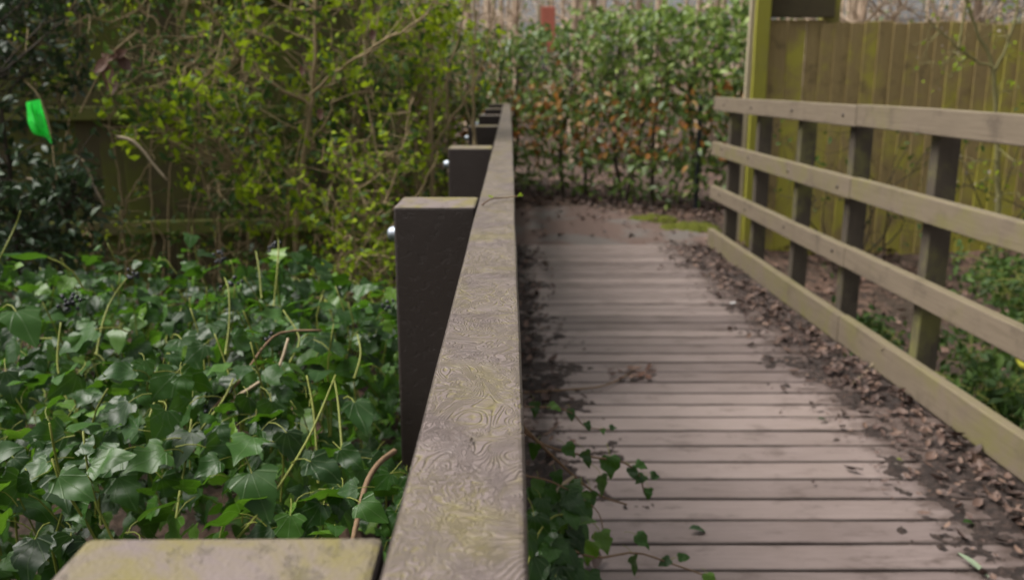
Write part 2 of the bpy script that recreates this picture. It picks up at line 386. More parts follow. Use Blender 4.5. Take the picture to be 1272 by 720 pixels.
# ------------------------------------------------------------------ ground, path
def sst(a, b, x): t = np.clip((x-a)/(b-a), 0, 1); return t*t*(3-2*t)
def fbm(x, y, s, seed=0):
    return np.array([mnoise.fractal(Vector((a*s+seed, b*s, seed*.7)), .6, 2., 4) for a, b in zip(np.ravel(x), np.ravel(y))]).reshape(np.shape(x))
def xr(Y): return np.interp(Y, [0, 2.6, 3.98, 6.6], [1.60, 1.57, 1.525, 1.47])      # inner face of the timber railing
def ground_z(X, Y):
    z = np.full(np.shape(X), -.02)
    under = (1-sst(6.36, 6.52, Y))*sst(-.75, -.3, X)*(1-sst(1.75, 2.1, X)); z = z-.5*under
    left = 1-sst(-.7, -.25, X); z = np.where(X < -.2, z*(1-left)+left*(-.25+.3*sst(2.4, 4.2, Y)), z)
    right = sst(1.65, 2.2, X)*(1-sst(6.0, 8.2, Y)); z = z-right*.40
    return z
gx = np.concatenate([np.linspace(-120, -8, 14), np.linspace(-7, -1, 30), np.linspace(-.9, 2.4, 45), np.linspace(2.5, 7, 30), np.linspace(8, 120, 14)])
gy = np.concatenate([np.linspace(-60, -2, 10), np.linspace(-1.5, 6.2, 44), np.linspace(6.3, 6.7, 9), np.linspace(6.8, 13, 40), np.linspace(14, 200, 20)])
GX, GY = np.meshgrid(gx, gy); GZ = ground_z(GX, GY)+fbm(GX, GY, 1.3)*.03*(1-((GX > -.4) & (GX < 1.8) & (GY > 5.5) & (GY < 9)))
mb = MB(); nx = len(gx); ii = (np.arange(len(gy)-1)[:, None]*nx+np.arange(nx-1)).ravel()
mb.add(np.stack([GX, GY, GZ], -1).reshape(-1, 3), np.stack([ii, ii+1, ii+nx+1, ii+nx], -1))
mb.build('ground', M_GROUND, kind='structure')
# tarmac path landing beyond the deck: a thin sheet with ragged outline
poly = [(-.25, 6.55), (1.60, 6.55), (1.72, 6.85), (1.5, 7.2), (1.2, 7.75), (1.0, 8.35), (.75, 8.75), (.3, 8.65), (-.1, 8.45), (-.5, 8.6), (-.6, 7.4)]
bm = bmesh.new(); pv = []
for i, (x, y) in enumerate(poly):
    x2, y2 = poly[(i+1) % len(poly)]
    for k in range(8):
        f = k/8; e = .03 if i > 0 else 0
        pv.append(bm.verts.new((x+(x2-x)*f+R.uniform(-e, e), y+(y2-y)*f+R.uniform(-e, e), -.006)))
face = bm.faces.new(pv); ex = bmesh.ops.extrude_face_region(bm, geom=[face])
for v in [g for g in ex['geom'] if isinstance(g, bmesh.types.BMVert)]: v.co.z = -.06
bmesh.ops.recalc_face_normals(bm, faces=bm.faces)
me = bpy.data.meshes.new('path'); bm.to_mesh(me); bm.free(); me.materials.append(M_PATH); link('path', me, kind='structure')
# ------------------------------------------------------------------ bridge deck
deck = thing('bridge_deck', None, None, (.7, 3.3, -.03), kind='structure')
Y = .32; k = 0
while Y < 6.45:
    gap = .0095 if Y < 4.85 else .003
    x0, x1 = -.055, float(xr(Y))+.036
    me = bbox(1.64, .13-gap, .03, M_DECK if Y < 4.85 else M_DECKS, .003, 2, .0016, k % 5, 6)
    o = link('plank', me, deck, ((x0+x1)/2, Y+.065, -.015+R.uniform(-.0012, .0012)), (R.uniform(-.004, .004), R.uniform(-.001, .001), R.uniform(-.003, .003)))
    o.scale.x = (x1-x0)/1.64; Y += .13; k += 1
for x in (.05, .5, 1.0, 1.45): link('joist', bbox(.07, 6.1, .16, M_POSTT, .004), deck, (x, 3.35, -.112))

# heightfield drifts of leaf mould that rise through the deck surface
def drift(name, x0, x1, y0, y1, fn, mat, nx_, ny_, base=-.012):
    X, Yg = np.meshgrid(np.linspace(x0, x1, nx_), np.linspace(y0, y1, ny_)); Z = fn(X, Yg)
    mb = MB(); i = (np.arange(ny_-1)[:, None]*nx_+np.arange(nx_-1)).ravel(); q = np.stack([i, i+1, i+nx_+1, i+nx_], -1)
    zz = Z.ravel(); q = q[(zz[q] > base).any(1)]
    mb.add(np.stack([X, Yg, np.maximum(Z, base-.004)], -1).reshape(-1, 3), q); return mb.build(name, mat, kind='stuff')
def right_edge_mask(X, Yg):
    d = (xr(Yg)-X); wdt = np.interp(Yg, [1.5, 2.0, 2.5, 3.0, 3.7, 4.6, 5.6, 6.5], [.46, .42, .37, .36, .34, .25, .2, .14]); return 1-d/wdt
def fR(X, Yg): return np.clip(.016*right_edge_mask(X, Yg), -.05, .011)+fbm(X, Yg, 4.5, 3)*.015+fbm(X, Yg, 17, 8)*.013-.007
drift('leaf_mould', 1.0, 1.56, 1.4, 6.5, lambda X, Yg: np.where(X < xr(Yg)-.004, fR(X, Yg), -.03), M_MULCH, 75, 520)
def fL(X, Yg):
    wdt = np.interp(Yg, [1.5, 2.2, 3.0, 4.0, 4.6, 5.4, 6.4], [.22, .27, .34, .36, .22, .24, .2]); return np.clip(.016*(1-(X+.03)/wdt), -.05, .011)+fbm(X, Yg, 5, 5)*.014+fbm(X, Yg, 26, 2)*.009-.007
drift('leaf_mould', -.04, .42, 1.4, 6.5, fL, M_MULCH, 62, 520)
# loose dead leaves over the drifts, the landing and the hedge foot
P = []
while len(P) < 2100:
    y = U(1.6, 6.6); x = float(xr(y))-abs(rng.normal(0, .17))-.03
    if x > .9: P.append((x, y, .012+max(0, float(fR(np.array([x]), np.array([y]))[0]))))
while len(P) < 2700:
    y = U(1.8, 6.5); x = .02+abs(rng.normal(0, .10))
    P.append((x, y, .012+max(0, float(fL(np.array([x]), np.array([y]))[0]))))
P = np.array(P); n = len(P)
cloud('leaf_litter', M_LITTER, P, np.array((0, 0, 1.))+rng.normal(0, .35, (n, 3)), rv(n), (.012+.045*rng.random(n)**2.6), DEAD)
P = []
while len(P) < 2600:
    x, y = U(-.9, 3.2), U(6.6, 11)
    c = 9.95-.83*x                      # foot of the hedge
    e = abs(y-(c-.25)); dens = .95 if (y > 8.75-.9*max(0, x-.5)) else .10
    if y < c+1.2 and rng.random() < dens: P.append((x, y, float(ground_z(np.array([x]), np.array([y]))[0])+.028))
P = np.array(P); n = len(P)
cloud('leaf_litter', M_LITTER, P, np.array((0, 0, 1.))+rng.normal(0, .4, (n, 3)), rv(n), U(.03, .075, n), DEAD)
# moss cushions on the tarmac edge
def mossf(cx, cy, rx, ry, h, s): return lambda X, Yg: h*(1-((X-cx)/rx)**2-((Yg-cy)/ry)**2)+fbm(X, Yg, 14, s)*.02-.006
for (px, py, rx, ry, s, lb) in ((855, 281, .24, .20, 1, 'larger bright moss cushion on the path edge, nearest the timber railing'), (812, 271, .20, .14, 2, 'smaller flat moss cushion on the path edge, farther from the timber railing')):
    c = onz(px, py); o = drift('moss_cushion', c[0]-rx*1.3, c[0]+rx*1.3, c[1]-ry*1.3, c[1]+ry*1.3, mossf(c[0], c[1], rx, ry, .035, s), M_MOSS, 34, 34, -.012)
    o['kind'] = 'thing'; tag(o, lb, 'moss')

# ------------------------------------------------------------------ left railing: recycled plastic posts and rails
RX0, RX1, RT = -.0647, .0086, .965
rl = thing('bridge_railing', 'dark brown railing with square posts and swirl embossed top rail left of the boards', 'railing', (-.1, 4.8, 0))
PY = [.27, 1.685, 3.20, 4.72, 6.23, 7.75, 9.25]
for i, y in enumerate(PY):
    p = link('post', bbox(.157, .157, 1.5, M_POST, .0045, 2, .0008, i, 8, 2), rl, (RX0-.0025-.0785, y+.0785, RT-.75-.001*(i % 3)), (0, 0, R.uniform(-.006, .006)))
    p['_p'] = (RX0-.0025-.0785, y+.0785, RT-.75-.001*(i % 3))
    for bz in ((-.065,) if i else (-.075,)):
        mb = MB(); q = np.array((RX0-.0025-.157, y+.0785, RT+bz))
        mb.tube([q+(.001, 0, 0), q+(-.003, 0, 0)], .019, 16)
        prof = [(.003, .015), (.013, .015), (.020, .0125), (.024, .007)]
        mb.tube([q-np.array((a, 0, 0)) for a, _ in prof], [r for _, r in prof], 12)
        b = mb.build('bolt', M_BOLT, p)
segs = [(-1.2, .345), (.349, 3.270), (3.274, 6.308), (6.312, 9.40)]
for i, (a, b) in enumerate(segs):
    L = b-a; bend = 0 if i < 2 else math.radians(.10)
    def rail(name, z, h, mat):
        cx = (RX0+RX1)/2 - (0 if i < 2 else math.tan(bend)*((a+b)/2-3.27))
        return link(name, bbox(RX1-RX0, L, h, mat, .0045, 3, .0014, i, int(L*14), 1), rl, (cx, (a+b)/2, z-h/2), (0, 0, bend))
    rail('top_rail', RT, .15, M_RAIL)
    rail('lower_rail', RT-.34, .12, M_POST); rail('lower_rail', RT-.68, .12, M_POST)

# ------------------------------------------------------------------ right railing: weathered timber
rr = thing('timber_railing', 'weathered greenish timber railing with four rails along the right of the bridge', 'railing', (1.6, 4.4, 0))
J = [(.6, 1.592), (3.98, 1.525), (6.55, 1.472)]      # bend points, inner face
RZ = [(1.092, .095), (.772, .095), (.457, .095), (.132, .13)]
for s in range(2):
    (ya, xa), (yb, xb) = J[s], J[s+1]; L = math.hypot(yb-ya, xb-xa); ang = math.atan2(-(xb-xa), yb-ya)
    for k, (zt, h) in enumerate(RZ):
        dz = (.014 if s == 0 else .0)-.006*s
        tilt = (-.010/L if s == 1 else -.006/L)
        o = link('rail' if k < 3 else 'kick_board', bbox(.044, L-.006, h, M_RAILT, .005, 2, .002, s*4+k, 10, 1), rr, ((xa+xb)/2+.022, (ya+yb)/2, zt-h/2+dz*.6+(.004 if k == 3 else 0)), (tilt, 0, ang))
for i, y in enumerate([1.0, 1.78, 2.55, 3.33, 4.09, 4.80, 5.57, 6.23]):
    x = float(xr(y))+.048+.0425; h = 1.55
    link('post', bbox(.085, .068, h, M_POSTT, .005, 2, .002, i, 8, 2), rr, (x, y+.034, 1.05-h/2+R.uniform(-.006, .006)), (0, 0, R.uniform(-.03, .03)))
M_SCREW = simple('rusty_dark_bolt', (.06, .045, .038), .5, .6)
for y in [1.78, 2.55, 3.33, 4.09, 4.80, 5.57, 6.23]:
    for zt, h in RZ[:3]:
        q = np.array((float(xr(y+.034)), y+.034, zt-h/2+R.uniform(-.01, .01))); mb = MB(); mb.tube([q+(.004, 0, 0), q+(-.004, 0, 0), q+(-.0065, 0, 0)], [.009, .009, .004], 8); mb.build('bolt', M_SCREW, rr)
q = at(1274, 440, 2.585); q[0] = float(xr(2.585))
mb = MB(); mb.tube([q+(.002, 0, 0), q+(-.006, 0, 0), q+(-.009, 0, 0)], [.046, .044, .03], 18); mb.build('reflector_disc', simple('yellow_plastic', (.55, .55, .06), .5), rr)

# ------------------------------------------------------------------ board fences
def board_fence(t, p0, p1, z0, z1, mat, matr, rails, pitch=.108, side=-1, wav=.012, first=0, rail_h=.09):
    p0 = np.array(p0, float); p1 = np.array(p1, float); L = np.linalg.norm(p1-p0); d = (p1-p0)/L; nn = np.array((d[1], -d[0]))*(1)
    ang = math.atan2(d[1], d[0]); n = int(L/pitch)
    for i in range(n):
        c = p0+d*(i+.5)*pitch+nn*R.uniform(-.003, .003)
        h = z1-z0; me = bbox(pitch+.014, .015, h, mat, .003, 1, .003, i % 4, 6, 2)
        link('board', me, t, (c[0], c[1], (z0+z1)/2+R.uniform(-wav, wav)), (R.uniform(-.006, .006), R.uniform(-.006, .006), ang+.15+R.uniform(-.03, .03)))
    for z in rails:
        c = (p0+p1)/2+nn*side*-.048
        link('rail', bbox(L, .05, rail_h, matr, .006, 1, .004, int(z*10), 12, 0), t, (c[0], c[1], z), (0, 0, ang))
    return d, nn
fl = thing('board_fence', 'dark mossy upright board fence behind the bushes at the left', 'fence', (-2.8, 4.6, 0))
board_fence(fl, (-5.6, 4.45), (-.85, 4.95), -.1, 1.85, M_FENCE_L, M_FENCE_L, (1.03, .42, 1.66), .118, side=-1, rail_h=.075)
fs = thing('board_fence', 'mossy board fence running away behind the shrubs beside the far railing', 'fence', (-1.0, 8, 0))
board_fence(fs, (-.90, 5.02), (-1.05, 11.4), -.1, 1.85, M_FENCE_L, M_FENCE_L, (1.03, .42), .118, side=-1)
fr = thing('board_fence', 'tall yellow green closeboard fence behind the timber railing at the right', 'fence', (4.5, 7.2, -.4))
link('post', bbox(.10, .10, 2.0, M_FENCE_L, .005, 1), fl, (-.86, 4.985, .87))
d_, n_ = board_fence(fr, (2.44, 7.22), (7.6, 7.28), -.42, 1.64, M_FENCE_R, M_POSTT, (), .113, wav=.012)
for z in (.1, .85, 1.5): link('rail', bbox(5.1, .05, .09, M_POSTT, .005, 1), fr, (5.0, 7.31, z))
gt = thing('gate', 'tall dark boarded gate with heavy top beam between two algae covered posts', 'gate', (2.2, 7.24, -.3))
for i in range(3):
    link('board', bbox(.145, .02, 2.0, M_FENCE_R, .004, 1, .003, i, 6, 2), gt, (2.10+i*.15, 7.24+(i % 2)*.008, .66), (0, 0, R.uniform(-.02, .02)))
link('beam', bbox(.56, .06, .16, M_BEAM, .006, 1, .003, 1, 6), gt, (2.24, 7.215, 1.755)); link('beam', bbox(.56, .05, .10, M_BEAM, .006, 1, .003, 2, 6), gt, (2.24, 7.22, 1.93))
o = link('gate_post', bbox(.115, .11, 2.7, M_POSTG, .006, 1, .004, 1, 8, 2), None, (1.945, 7.16, .88)); tag(o, 'yellow green post at the left side of the boarded gate', 'post')
o = link('gate_post', bbox(.14, .10, 2.7, M_POSTG, .006, 1, .004, 2, 8, 2), None, (2.535, 7.345, .88)); tag(o, 'yellow green post rising behind the top of the closeboard fence', 'post')
o = link('batten', bbox(.04, .04, 2.75, M_PALE, .003, 1, .003, 2, 8, 2), None, (1.862, 7.16, .9), (0, .012, 0)); tag(o, 'slim pale upright batten against the left gate post', 'batten')

# ------------------------------------------------------------------ plants
def leaves_at(centres, spread, per, size, up=.5):
    c = np.repeat(np.asarray(centres), per, 0); n = len(c); P = c+rng.normal(0, spread, (n, 3))*rng.random((n, 1))
    N = np.array((0, 0, up))+rv(n)*.8; T = rv(n); T[:, 2] -= .15; return P, N, T, U(size*.65, size*1.3, n)
def plant(name, label, cat, stems, targets, leafsets, base, bark=M_BARK, group=None, twig_r=.0022, per=16, stem_name='stem', twig_mat=None, wobble=.05):
    """stems: (points, r0, r1); targets: twig ends joined to the nearest stem; leafsets: (mat, tpl, size, spread, per, share)"""
    targets = [q for q in targets if not (q[0] > -.40 and q[2] < 1.2 and base[0] < 0)]
    t = thing(name, label, cat, base, group); lines = []
    for (pts, r0, r1) in stems:
        l = smooth_line(pts, max(8, 4*len(pts))); l = l+rng.normal(0, .004, l.shape); lines.append(l); mb = MB(); mb.tube(l, [r0, r1], 6); mb.build(stem_name, bark, t)
    if len(targets):
        S = np.concatenate(lines); tw = MB(); ends = []
        for q in targets:
            dd = np.linalg.norm((S-q)*np.array((1, 1, .8)), axis=1)+.35*np.maximum(0, S[:, 2]-q[2]); i = int(np.argmin(dd+rng.random(len(dd))*.12)); a = S[i]
            m1 = a+(q-a)*.4+rng.normal(0, wobble, 3)*min(1, dd[i]*2); m2 = a+(q-a)*.75+rng.normal(0, wobble*.6, 3)*min(1, dd[i]*2)
            l = smooth_line([a, m1, m2, q], 7); tw.tube(l, [twig_r*1.5, twig_r*.5], 3, cap=False); ends.append(l[-2:])
            for _ in range(4):
                s0 = l[R.randint(2, 6)]; e = s0+rv(1)[0]*U(.05, .14); tw.tube(smooth_line([s0, (s0+e)/2+rng.normal(0, .01, 3), e], 4), [twig_r*.8, twig_r*.4], 3, cap=False); ends.append(np.array([e]))
        tw.build('twigs', twig_mat or bark, t, kind='stuff'); E = np.concatenate(ends)
        for (m, tp, sz, sp, pr, share) in leafsets:
            pick = E[rng.random(len(E)) < share]
            if len(pick):
                P, N, T, S_ = leaves_at(pick, sp, pr, sz); cloud('foliage', m, P, N, T, S_, tp, t)
    return t
def pxs(l, Y, dy=0.0): return [at(x, y, Y+dy*k) for k, (x, y) in enumerate(l)]
def zone(n, x0, x1, y0, y1, Y0, Y1): return [at(U(x0, x1), U(y0, y1), U(Y0, Y1)) for _ in range(n)]
SP_ = lambda k=1: (M_SPRING, SMALL, .030, .035, k, 1.0)
plant('hawthorn_shrub', 'tall forked shrub with fresh yellow green leaves, centre of the left side', 'shrub',
      [(pxs([(366, 380), (368, 300), (374, 225), (384, 150), (391, 70), (396, -20), (400, -120)], 3.75), .015, .006), (pxs([(352, 380), (352, 320), (362, 240), (376, 160), (386, 110)], 3.78), .008, .004),
       (pxs([(386, 118), (420, 88), (470, 55), (520, 25), (560, -30)], 3.75, -.05), .007, .003), (pxs([(383, 128), (345, 108), (310, 85), (285, 50), (258, 10), (235, -30)], 3.75, -.06), .010, .004),
       (pxs([(372, 235), (345, 200), (330, 190)], 3.74, -.03), .006, .003), (pxs([(378, 180), (405, 150), (415, 120)], 3.74, -.03), .005, .003), (pxs([(388, 95), (350, 60), (315, 40)], 3.72, -.05), .005, .003),
       (pxs([(360, 260), (330, 232), (300, 215)], 3.72, -.04), .004, .002), (pxs([(385, 330), (400, 260), (430, 190), (440, 140)], 3.7, -.03), .004, .002)],
      zone(80, 290, 560, -90, 120, 3.65, 4.3)+zone(42, 130, 300, 112, 165, 3.3, 3.6)+zone(24, 240, 400, 20, 200, 3.7, 4.3)+zone(30, 300, 480, 200, 330, 3.3, 3.9),
      [(M_SPRING, SMALL, .043, .04, 5, .30), (M_MID, OVAL, .042, .05, 3, .28)], at(366, 380, 3.75))
plant('hawthorn_shrub', 'slender shrub with wavy upright stems, nearest the brown railing posts', 'shrub',
      [(pxs([(532, 380), (536, 260), (536, 180), (534, 110), (545, 50), (550, -40)], 4.2), .013, .007), (pxs([(536, 185), (570, 135), (600, 75), (612, 20), (622, -40)], 4.2), .006, .003),
       (pxs([(556, 150), (557, 90), (570, 50), (582, -20)], 4.25), .007, .004), (pxs([(590, 180), (588, 100), (590, 20), (588, -40)], 4.6), .008, .005), (pxs([(520, 300), (518, 180), (515, 115)], 4.25), .006, .003)]+[(pxs([(x0, 380), (x0+U(-14, 14), 270), (x0+U(-25, 25), 170), (x0+U(-30, 35), 60), (x0+U(-40, 50), -40)], U(3.9, 4.5)), .0055, .003) for x0 in (420, 448, 470, 492, 508, 545, 575)],
      zone(80, 430, 622, -80, 110, 3.9, 4.8)+zone(70, 430, 600, 90, 330, 3.8, 4.7), [(M_SPRING, SMALL, .043, .04, 5, .30), (M_MID, OVAL, .042, .05, 3, .28)], at(532, 380, 4.2))
plant('hawthorn_shrub', 'low leaning shrub of thin stems behind the ivy, beside the second brown post', 'shrub',
      [(pxs([(425, 360), (455, 300), (485, 240), (500, 180), (512, 120)], 3.5), .007, .003), (pxs([(445, 350), (480, 290), (520, 240), (545, 190)], 3.55), .006, .003), (pxs([(470, 350), (478, 280), (470, 200), (455, 120)], 3.6), .005, .003), (pxs([(455, 370), (440, 290), (432, 220)], 3.4), .004, .002)],
      zone(75, 395, 540, 140, 360, 3.2, 3.9)+zone(30, 400, 500, 290, 385, 3.0, 3.5), [(M_SPRING, SMALL, .03, .028, 3, .6), (M_MID, SMALL, .034, .03, 1, .5)], at(445, 370, 3.5))
plant('thin_shrub', 'sparse shrub of long bare wavy stems before the dark fence at the left', 'shrub',
      [(pxs([(122, 380), (116, 310), (105, 240), (92, 180), (72, 130), (58, 75), (40, 30), (28, -20)], 3.7), .008, .004), (pxs([(158, 380), (152, 250), (140, 170), (130, 125)], 3.8), .006, .003),
       (pxs([(140, 380), (147, 320), (157, 255), (172, 225), (186, 204)], 3.6), .006, .003)]+[(pxs([(x0, 380), (x0+U(-14, 14), 280), (x0+U(-25, 25), 180), (x0+U(-35, 35), 70), (x0+U(-50, 50), -30)], U(3.7, 4.2)), .0045, .0025) for x0 in (85, 185, 215, 240, 265, 290)]+[(pxs([(200, 380), (205, 300)], 3.9), .004, .003), (pxs([(200, 60), (195, 30), (175, 10), (150, -20)], 3.6), .007, .004), (pxs([(275, 350), (272, 260), (276, 200), (262, 90), (270, -30)], 4.0), .008, .004),
       (pxs([(225, 110), (236, 65), (228, 30), (240, -20)], 3.7), .007, .004), (pxs([(255, 350), (240, 290), (250, 240), (285, 210)], 3.9), .005, .003)],
      zone(110, 0, 290, -110, 120, 3.4, 4.3)+zone(25, 100, 330, 230, 330, 3.6, 4.1), [(M_MID, OVAL, .034, .05, 4, .5), (M_SPRING, SMALL, .028, .03, 3, .2)], at(122, 380, 3.7))
plant('evergreen_bush', 'dark bluish evergreen bush at the far left below the green bag', 'bush',
      [(pxs([(30, 400), (20, 300), (10, 200), (-10, 100)], 3.3), .012, .006), (pxs([(60, 400), (75, 320), (90, 260)], 3.3), .008, .004), (pxs([(-40, 400), (-50, 250), (-40, 80)], 3.3), .01, .005)],
      zone(45, -40, 130, -60, 110, 3.6, 4.2)+zone(95, -90, 115, 170, 350, 2.9, 3.7)+zone(14, -90, 20, -60, 170, 3.2, 3.8), [(M_DARK, OVAL, .042, .045, 4, 1)], at(30, 400, 3.3), M_BARKD)
plant('evergreen_bush', 'mid green leafy bush behind the forked shrub, left of its stem', 'bush',
      [(pxs([(300, 370), (310, 280), (300, 200)], 4.2), .008, .004), (pxs([(320, 370), (350, 260), (390, 180), (440, 120)], 4.2), .008, .004)],
      zone(55, 260, 400, 120, 260, 3.9, 4.4)+zone(60, 400, 500, 60, 200, 4.0, 4.5), [(M_MID, OVAL, .042, .045, 2, .9)], at(300, 370, 4.2))
for (i, (x, y, lb)) in enumerate([(-.66, 5.7, 'bushy spring green shrub leaning over the fourth railing post'), (-.68, 7.0, 'spring green shrub beside the fifth railing post, behind its neighbour'), (-.66, 8.6, 'farthest spring green shrub along the brown railing, by the hedge end')]):
    st = [(np.array([(x+U(-.15, .1), y+U(-.3, .3), -.05), (x+U(-.2, .12), y+U(-.3, .3), .7), (x+U(-.2, .2), y+U(-.3, .3), 1.4), (x+U(-.25, .2), y+U(-.3, .3), 2.3)]), .012, .005) for _ in range(5)]
    tg = [np.array((x+U(-.3, .30), y+U(-.75, .75), U(.15, 2.3))) for _ in range(110)]
    plant('hawthorn_shrub', lb, 'shrub', st, tg, [(M_SPRING, SMALL, .036, .04, 3, .6), (M_MID, SMALL, .036, .04, 2, .4)], (x, y, 0))
for (x, y, lb) in ((-3.4, 5.5, 'evergreen tree behind the dark fence at the far left, crown over the bag'), (-2.3, 5.7, 'evergreen tree behind the dark fence, crown over the forked shrub')):
    t = thing('evergreen_tree', lb, 'tree', (x, y, -.1)); mb = MB(); l = smooth_line([(x, y, -.1), (x+.1, y-.05, 1.5), (x-.05, y-.2, 3), (x, y-.3, 4.6)], 10); mb.tube(l, [.09, .03], 8); mb.build('trunk', M_BARKD, t); tw = MB(); E = []
    for _ in range(40):
        a = l[R.randint(4, 9)]; e = np.array((x+rng.normal(0, .75), y-.9+rng.normal(0, .7), U(2.0, 4.4))); q = smooth_line([a, (a+e)/2+rng.normal(0, .1, 3), e], 6); tw.tube(q, [.012, .004], 4, cap=False); E += list(q[2:])
    tw.build('branches', M_BARKD, t, kind='stuff'); P, N, T, S_ = leaves_at(E, .22, 12, .06); cloud('foliage', M_MID, P, N, T, S_, OVAL, t)
# pale dead twigs hanging in the shrubs
for l, lb in (([(145, 170), (163, 174), (178, 187), (190, 203), (208, 224)], 'pale bent dead twig arching before the dark fence boards'), ([(93, 194), (106, 203), (114, 222), (122, 240), (130, 256)], 'short pale dead twig hanging under the bag, right of the other two'), ([(33, 222), (50, 224), (62, 230), (74, 240)], 'small pale twig curling at the left among dark leaves'), ([(50, 200), (62, 206), (70, 220), (76, 236)], 'greenish thin twig between the two short pale twigs')):
    mb = MB(); mb.tube(smooth_line(pxs(l, 3.25), 12), [.007, .0045], 6); tag(mb.build('dead_twig', M_DEADTWIG), lb, 'twig')

# hedge -------------------------------------------------------------
H0, H1 = np.array((-1.1, 10.75)), np.array((2.35, 8.05)); HL = np.linalg.norm(H1-H0); hd = (H1-H0)/HL; hn = np.array((-hd[1], hd[0]))*-1
hedge = thing('hedge', 'broad leafy hedge across the end of the path with orange dead leaves among the green', 'hedge', (.6, 9.4, 0))
def hp(n, z0, z1, dep=.42, s0=0, s1=1):
    s = U(s0, s1, n)*HL; e = rng.normal(0, dep*.5, n).clip(-dep, dep); z = U(z0, z1, n)
    z = np.minimum(z, 1.52+.42*s/HL+.07*np.sin(s*3.1)+.06*np.sin(s*7.7+1)+rng.normal(0, .06, n)); p = H0+hd*s[:, None]+hn*e[:, None]; return np.stack([p[:, 0], p[:, 1], z], -1)
def hl(nm, m, P, sz, tp=OVAL):
    n = len(P); N = np.array((hn[0]*.6, hn[1]*.6, .5))+rv(n)*.8; T = rv(n); T[:, 2] -= .7; cloud(nm, m, P, N, T, U(sz*.7, sz*1.25, n), tp, hedge)
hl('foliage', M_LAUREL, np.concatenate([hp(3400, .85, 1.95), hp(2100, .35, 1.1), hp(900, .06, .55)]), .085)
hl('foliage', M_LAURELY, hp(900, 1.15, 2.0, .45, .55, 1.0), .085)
hl('dead_leaves', M_ORANGE, np.concatenate([hp(900, .45, 1.2, .47), hp(110, .3, 1.6, .45)]), .085)
for i in range(15):
    p = hp(1, 0, 0, .2)[0]; q = p+np.array((U(-.15, .15), U(-.1, .1), 0)); mb = MB()
    mb.tube(smooth_line([(p[0], p[1], -.06), (q[0], q[1], .5), (q[0]+U(-.12, .12), q[1], 1.0), (q[0]+U(-.2, .2), q[1]+U(-.1, .1), 1.6)], 9), [U(.016, .03), .008], 6); mb.build('trunk', M_BARKD, hedge)
tw = MB()
for i in range(420):
    a = hp(1, .05, 1.5, .35)[0]; b = a+rv(1)[0]*np.array((.3, .3, .35)); tw.tube(smooth_line([a, (a+b)/2+rng.normal(0, .03, 3), b], 5), [.006, .002], 3, cap=False)
tw.build('twigs', M_BARKD, hedge, kind='stuff')
for px, py0, lb in ((727, 238, 'thin dark iron post in front of the hedge, left of the other iron post'), (864, 262, 'thin dark iron post in front of the hedge, closest to the timber railing')):
    c = onz(px, py0); t = thing('iron_post', lb, 'post', (c[0], c[1], -.1), 'iron posts along the hedge foot')
    link('shaft', bbox(.036, .036, 1.15, M_IRON, .003, 1), t, (c[0], c[1], .45)); mb = MB(); mb.tube([(c[0], c[1], 1.02), (c[0], c[1], 1.05), (c[0], c[1], 1.075)], [.026, .026, .006], 8); mb.build('cap', M_IRON, t)

# ------------------------------------------------------------------ ivy bank
def back_y(X): return np.interp(X, [-4, -1.6, -.75, -.5, -.3, 0], [2.95, 2.9, 3.05, 2.95, 2.75, 2.6])
def bank(X, Yg): return .56+.075*np.sin(X*4.1+1)*np.sin(Yg*3.3)+.055*np.sin(X*9+Yg*4+1)*np.sin(Yg*9-X*3)-.30*sst(-.5, .02, Yg-back_y(X))-.08*sst(-.35, -.15, X)*sst(1.0, 1.6, Yg)+.05*sst(-1.2, -1.7, X)+.15*np.exp(-((X+.62)/.34)**2-((Yg-2.65)/.5)**2)
def ok_pos(P, m=.02):
    lim = np.full(len(P), RX0-.03)
    for y in PY: lim = np.where((P[:, 1] > y-.05) & (P[:, 1] < y+.21), RX0-.16-.035, lim)
    return (P[:, 0] < lim-m)
ivy = thing('ivy_bank', 'thick bank of dark green ivy with upright flowering stems left of the brown railing', 'ivy', (-1.2, 1.7, -.2))
gn = 2600; gp = np.stack([U(-3.2, -.3, gn), U(2.8, 4.7, gn), np.zeros(gn)], -1); gp[:, 2] = ground_z(gp[:, 0], gp[:, 1])+rng.exponential(.07, gn); gp = gp[ok_pos(gp, .05)]; gn = len(gp)
cloud('ground_ivy', M_IVY, gp, np.array((0, -.2, 1.))+rv(gn)*.6, rv(gn), U(.03, .06, gn), IVYT)
n = 9400; X = U(-3.4, -.09, n); X = np.where(rng.random(n) < .45, U(-1.5, -.09, n), X); Yg = U(.25, 3.2, n); dep = rng.exponential(.17, n).clip(0, .55)-.045
P = np.stack([X, Yg, bank(X, Yg)-dep+.03], -1); hole = fbm(X, Yg, 5.5, 11)+.15*fbm(X, Yg, 13, 4); P = P[(Yg < back_y(X)+.12) & ok_pos(P) & ~((hole > .12) & (dep < .10) & (rng.random(len(X)) < .85))]; n = len(P)
N = np.stack([rng.normal(.0, .55, n), rng.normal(-.18, .6, n), U(.25, 1.0, n)], -1); T = np.stack([rng.normal(0, .7, n), rng.normal(-.5, .6, n), np.full(n, -.35)], -1)
S = .032+.034*rng.random(n)**1.6
dist = np.linalg.norm(P-np.array((0, 0, EYE)), axis=1); top = bank(P[:, 0], P[:, 1])-P[:, 2]
vis = (P[:, 1] > .95) & (P[:, 0] > -.62*P[:, 1]-.05)
sc_ = np.where(vis & (top < .05), S/dist, 0); order = np.argsort(-sc_); big = order[:284]; rest = order[284:]
cloud('foliage', M_IVY, P[rest], N[rest], T[rest], S[rest], IVYT, ivy)
LM = [leaf_mesh('ivy_leaf', IVYH[k], [M_IVY, M_STEM]) for k in range(7)]
for i in big: place_leaf(LM[int(rng.integers(7))], ivy, P[i]+np.array((0, 0, .02)), N[i], T[i], S[i])
